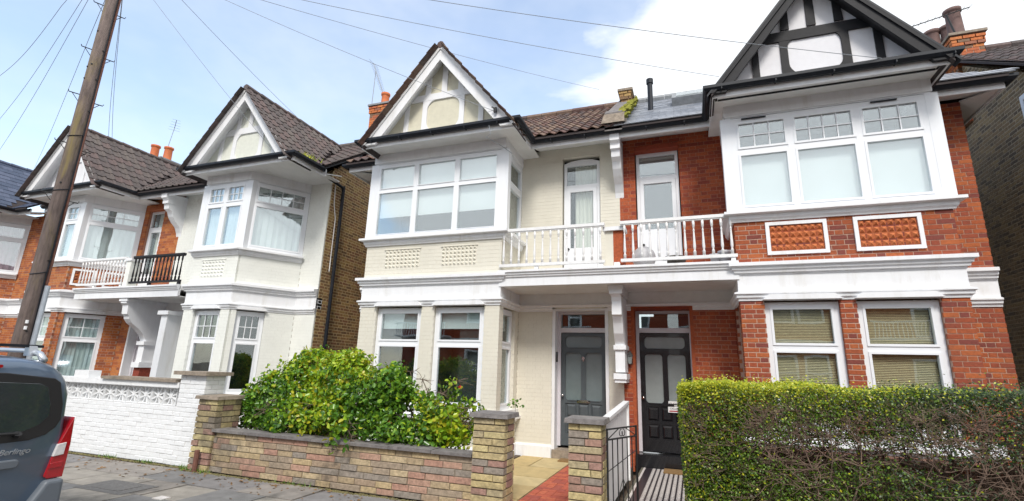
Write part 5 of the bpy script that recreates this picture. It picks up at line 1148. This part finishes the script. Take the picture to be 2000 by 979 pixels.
top = Vector((PX, PY, 7.7))
def ray(px, py): 
    d = fw*1+r2*((px-1000)/FPX)+u2*(-(py-489.5)/FPX); return d
def at(px, py, Y): d = ray(px, py); return CAM+d*(Y/d.y)
wires = [((540, 302), 8.0, 'thin wire from the pole to the pale house gable', .0), ((625, 272), 10.5, 'thin wire from the pole to the pale house roof ridge', .0), ((968, 218), 7.95, 'wire from the pole to the hook on the cream gable', .02),
         ((1170, 175), 14, 'wire crossing the sky above the cream gable', .02), ((1405, 150), 9.5, 'wire from the pole to the slate roof', .02), ((1860, 128), 8.2, 'topmost wire running to the black gable', .02)]
starts = [(300, 0), (355, 0), (440, 0), (510, 0), (590, 0), (840, 0)]
for (e, Y, lab, sg_), s0 in zip(wires, starts):
    E_ = at(e[0], e[1], Y); dS = ray(*s0)
    # start on the pole top region: follow the line seen in the sky back to the pole's distance
    S0 = CAM+dS*(5.7/dS.y)
    if s0[0] < 800: S0 = S0
    pts = []; n = 16; sag = .012*(E_-S0).length+.04
    for i in range(-2, n+1): f = i/n; p = S0.lerp(E_, f); p.z -= 4*sag*max(f, 0)*(1-f)*.5 if f > 0 else 0; pts.append(tuple(p))
    tag(MB().tube(pts, .005, 5).build('telephone_wire', 'wire'), lab, 'wire', 'telephone wires')
for s0, e, Y0_, Y1_, lab in (((120, 12), (0, 148), 5.4, 6, 'uppermost wire running off the left edge from the pole'), ((160, 0), (0, 232), 5.4, 8, 'middle wire running off the left edge from the pole'), ((172, 0), (0, 292), 5.4, 9, 'lowest wire running off the left edge from the pole'), ((180, 60), (72, 318), 5.4, 12, 'wire drooping from the pole to the slate roof'), ((236, 20), (212, 268), 5.4, 9, 'left of two wires hanging down to the orange house roof'), ((239, 0), (219, 268), 5.4, 9, 'right of two wires hanging down to the orange house roof')):
    S0, E_ = at(*s0, Y0_), at(*e, Y1_); pts = [tuple(S0.lerp(E_, i/14)-Vector((0, 0, .25*math.sin(math.pi*i/14) if i > 0 else 0))) for i in range(-2, 18)]
    tag(MB().tube(pts, .0055, 5).build('telephone_wire', 'wire'), lab, 'wire', 'telephone wires')
hk = at(968, 216, 7.9); tag(MB().box(hk.x-.03, hk.x+.03, 7.86, 7.90, hk.z-.05, hk.z+.05).tube([(hk.x, 7.87, hk.z+.02), (hk.x-.06, 7.84, hk.z+.06)], .014, 5).build('wire_hook', 'iron'), 'small black wire hook on the white bargeboard of the cream gable', 'hook')
tag(MB().tube([tuple(at(*p, 7.84)) for p in ((955, 245), (958, 262), (950, 268))]+[tuple(at(975, 282, 8.44)), tuple(at(1000, 300, 8.46))], .006, 5).build('loose_cable', 'wire'), 'thin loose cable hanging from the gutter of the cream house', 'cable')
# ------------------------------------------------------------------ parked car (rear to the right)
CR = thing('parked_car', 'grey-blue estate car with roof rails parked at the left edge', 'car', (-7.2, 2.1, -.12))
ZG = -.12
def section(x, wb, wt, zb, zt, n=28):
    """superellipse-ish body section in the YZ plane at x"""
    pts = []
    for i in range(n):
        t = 2*math.pi*i/n; c, s = math.cos(t), math.sin(t); e = 2/5.5
        cy = math.copysign(abs(c)**e, c); sz = math.copysign(abs(s)**e, s); f = (sz+1)/2
        w = wb*(1-f**4)+wt*f**4
        pts.append((x, YC+cy*w, (zb+zt)/2+sz*(zt-zb)/2))
    return pts
XR, YC = -5.30, 2.07
secs = [section(XR-.0, .88, .80, .22, 1.50), section(XR-.03, .925, .85, .18, 1.55), section(XR-.12, .95, .87, .14, 1.58), section(XR-.45, .955, .875, .12, 1.60), section(XR-1.6, .955, .87, .10, 1.62), section(XR-2.3, .955, .85, .10, 1.60), section(XR-2.75, .955, .84, .10, 1.34), section(XR-3.1, .95, .88, .10, 1.05), section(XR-3.9, .90, .80, .12, .92), section(XR-4.2, .78, .66, .2, .76)]
mb = MB(); n = len(secs[0]); mb.v = [p for s in secs for p in s]
for i in range(len(secs)-1): mb.f += [(i*n+j, i*n+(j+1) % n, (i+1)*n+(j+1) % n, (i+1)*n+j) for j in range(n)]
mb.f += [tuple(range(n)), tuple((len(secs)-1)*n+j for j in reversed(range(n)))]
body = mb.build('body', 'carpaint', CR, smooth=False)
md = body.modifiers.new('bevel', 'BEVEL'); md.width = .03; md.segments = 3; md.limit_method = 'ANGLE'; md.angle_limit = R(40)
for pl in body.data.polygons: pl.use_smooth = True
def onrear(pts, x0, x1, name, m, parent=CR, bev=0.):     # pts (y, z) outline on the rear face
    o = MB().prism([(x0, y, z) for y, z in pts], [(x1, y, z) for y, z in pts]).build(name, m, parent)
    if bev:
        b = o.modifiers.new('bevel', 'BEVEL'); b.width = bev; b.segments = 3; b.limit_method = 'ANGLE'
    return o
def rr(y0, y1, z0, z1, r, k=5, cut=None):
    P = []
    for (cy, cz, a0) in ((y1-r, z1-r, 0), (y0+r, z1-r, 90), (y0+r, z0+r, 180), (y1-r, z0+r, 270)):
        for i in range(k+1): t = R(a0+90*i/k); P.append((cy+r*math.cos(t), cz+r*math.sin(t)))
    return P
onrear([(YC+.79, 1.37), (YC+.74, 1.405), (YC+.40, 1.45), (YC, 1.462), (YC-.40, 1.45), (YC-.74, 1.405), (YC-.79, 1.37), (YC-.84, 1.18), (YC-.85, 1.04), (YC-.80, .95), (YC-.70, .90), (YC-.2, .885), (YC+.2, .885), (YC+.66, .90), (YC+.77, .935), (YC+.83, .99), (YC+.855, 1.05), (YC+.845, 1.18)], XR-.06, XR+.010, 'rear_window', 'seal', bev=.008)
onrear([(YC+.70, 1.33), (YC+.64, 1.36), (YC, 1.40), (YC-.64, 1.36), (YC-.70, 1.33), (YC-.75, 1.18), (YC-.75, 1.06), (YC-.66, .98), (YC-.3, .96), (YC+.3, .96), (YC+.60, .975), (YC+.70, 1.02), (YC+.755, 1.09), (YC+.75, 1.18)], XR-.05, XR+.014, 'rear_glass', 'carglass', bev=.003)
for s_ in (1, -1):
    tl = onrear([(YC+s_*.958, 1.07), (YC+s_*.945, 1.05), (YC+s_*.912, .95), (YC+s_*.875, .84), (YC+s_*.848, .72), (YC+s_*.825, .585), (YC+s_*.85, .565), (YC+s_*.965, .565), (YC+s_*.972, .83)], XR-.26, XR+.016, 'tail_lamp', 'redlens', bev=.012)
    onrear([(YC+s_*.935, .855), (YC+s_*.872, .845), (YC+s_*.852, .745), (YC+s_*.93, .755)], XR-.1, XR+.024, 'reversing_lamp', 'clearlens', tl, bev=.004)
    onrear([(YC+s_*.94, .65), (YC+s_*.94, .70), (YC+s_*.848, .69), (YC+s_*.842, .645)], XR-.1, XR+.022, 'indicator_lamp', 'redlens', tl, bev=.004)
onrear([(YC+.965, .56), (YC+.83, .56), (YC+.80, .50), (YC+.72, .36), (YC-.72, .36), (YC-.80, .50), (YC-.83, .56), (YC-.965, .56), (YC-.975, .2), (YC-.92, .02), (YC+.92, .02), (YC+.975, .2)], XR-.3, XR+.06, 'rear_bumper', 'bumper', bev=.03)
onrear(rr(YC-.50, YC+.52, .46, .66, .08), XR-.02, XR+.004, 'plate_recess', 'seal', bev=.01)
onrear(rr(YC-.62, YC+.62, .69, .76, .03), XR-.02, XR+.035, 'tailgate_handle', 'bumper', bev=.012)
pl = onrear(rr(YC-.30, YC+.50, .49, .62, .01), XR-.02, XR+.016, 'number_plate', 'plate')
onrear([(YC+.86, .52), (YC+.875, .52), (YC+.70, .545), (YC+.69, .555), (YC+.79, 1.02), (YC+.76, 1.05)], XR-.02, XR+.0135, 'tailgate_gap', 'seal') if False else None
onrear(rr(YC-.2, YC+.36, 1.49, 1.515, .011), XR-.05, XR+.012, 'brake_lamp', 'redlens')
mb = MB().tube([(XR+.03, YC+.56, .965), (XR+.05, YC+.3, .975), (XR+.045, YC+.05, 1.0)], [.014, .010, .008], 6).tube([(XR+.02, YC+.56, .945), (XR+.035, YC+.56, .965)], .03, 8); mb.build('rear_wiper', 'seal', CR)
tx = text('Berlingo', .062, (XR+.006, YC+.475, .80), (R(90), 0, R(90)), 'rail', CR, 'model_badge', .004, 'LEFT', .35)
for s_ in (1, -1):
    rl = MB().tube([(XR-.22, YC+s_*.74, 1.55), (XR-.30, YC+s_*.74, 1.61), (XR-.45, YC+s_*.74, 1.635), (XR-1.9, YC+s_*.74, 1.65), (XR-2.1, YC+s_*.74, 1.58)], [.03, .026, .02, .02, .03], 8).build('roof_rail', 'rail', CR, smooth=True)
for xx in (XR-.42, XR-1.5):
    cb = MB().box(xx-.03, xx+.03, YC-.80, YC+.80, 1.665, 1.69).build('roof_bar', 'gutter', CR)
    for s_ in (1, -1): MB().hexa([(xx-.05, YC+s_*.74-.04, 1.59), (xx+.05, YC+s_*.74-.04, 1.59), (xx+.05, YC+s_*.74+.04, 1.59), (xx-.05, YC+s_*.74+.04, 1.59), (xx-.03, YC+s_*.72-.03, 1.68), (xx+.03, YC+s_*.72-.03, 1.68), (xx+.03, YC+s_*.72+.03, 1.68), (xx-.03, YC+s_*.72+.03, 1.68)]).build('bar_clamp', 'rail', cb)
for s_ in (1, -1):
    mb = MB().prism([(XR-.5, YC+s_*.912, .95), (XR-.45, YC+s_*.90, 1.28), (XR-1.3, YC+s_*.90, 1.36), (XR-2.2, YC+s_*.90, 1.34), (XR-2.7, YC+s_*.912, .98)], [(XR-.5, YC+s_*.83, .95), (XR-.45, YC+s_*.78, 1.28), (XR-1.3, YC+s_*.78, 1.36), (XR-2.2, YC+s_*.78, 1.34), (XR-2.7, YC+s_*.83, .98)]); mb.build('side_glass', 'carglass', CR)
    for xx in (XR-.78, XR-3.45):
        w = MB().tube([(xx, YC+s_*.70, .2), (xx, YC+s_*.72, .2), (xx, YC+s_*.90, .2), (xx, YC+s_*.92, .2)], [.28, .315, .315, .28], 28).build('tyre', 'tyre', CR); MB().tube([(xx, YC+s_*.92, .2), (xx, YC+s_*.935, .2)], [.2, .17], 20).build('rim', 'rail', w)
# ------------------------------------------------------------------ the other side of the street (seen only as reflections)
for k in range(5):
    x = -17+k*8.2; OP = thing('opposite_house', 'red brick house across the street with white window frames, seen only as a reflection', 'house', (x, -9.6, 0), 'houses across the street')
    Fo = Fr(x+7.6, -9.6, -1, 0)
    mb = MB(); cells(mb, Fo, 0, 7.6, 0, 6.4, [(1, 2, 1, 2.7), (2.3, 3.3, 1, 2.7), (5, 6, .1, 2.6), (1, 3.3, 4.2, 6), (5, 5.8, 3.6, 6)], -.3, 0); mb.build('front_wall', 'rubbed_brick', OP)
    mb = MB(); 
    for h in [(1, 2, 1, 2.7), (2.3, 3.3, 1, 2.7), (5, 6, .1, 2.6), (1, 2.1, 4.2, 6), (2.2, 3.3, 4.2, 6), (5, 5.8, 3.6, 6)]:
        mb.box(h[0], h[0]+.1, -.15, .03, h[2], h[3], Fo).box(h[1]-.1, h[1], -.15, .03, h[2], h[3], Fo).box(h[0]+.1, h[1]-.1, -.15, .03, h[2], h[2]+.1, Fo).box(h[0]+.1, h[1]-.1, -.15, .03, h[3]-.1, h[3], Fo).box(h[0]+.1, h[1]-.1, -.15, .03, (h[2]+h[3])/2, (h[2]+h[3])/2+.08, Fo)
    mb.box(0, 7.6, 0, .12, 2.9, 3.4, Fo).box(4.2, 7.6, .9, .96, 4.15, 4.22, Fo).box(4.2, 7.6, 0, 1.0, 3.4, 3.5, Fo)
    for i in range(24): mb.box(4.25+i*.14, 4.28+i*.14, .9, .94, 3.5, 4.15, Fo)
    mb.build('window_frame', 'upvc', OP)
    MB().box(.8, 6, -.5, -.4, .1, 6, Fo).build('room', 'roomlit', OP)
    MB().prism([Fo.p(-.2, .4, 6.3), Fo.p(7.8, .4, 6.3), Fo.p(7.8, -3, 8.6), Fo.p(-.2, -3, 8.6)], [Fo.p(-.2, .4, 6.2), Fo.p(7.8, .4, 6.2), Fo.p(7.8, -3, 6.2), Fo.p(-.2, -3, 6.2)]).build('roof', 'brown_tile', OP)
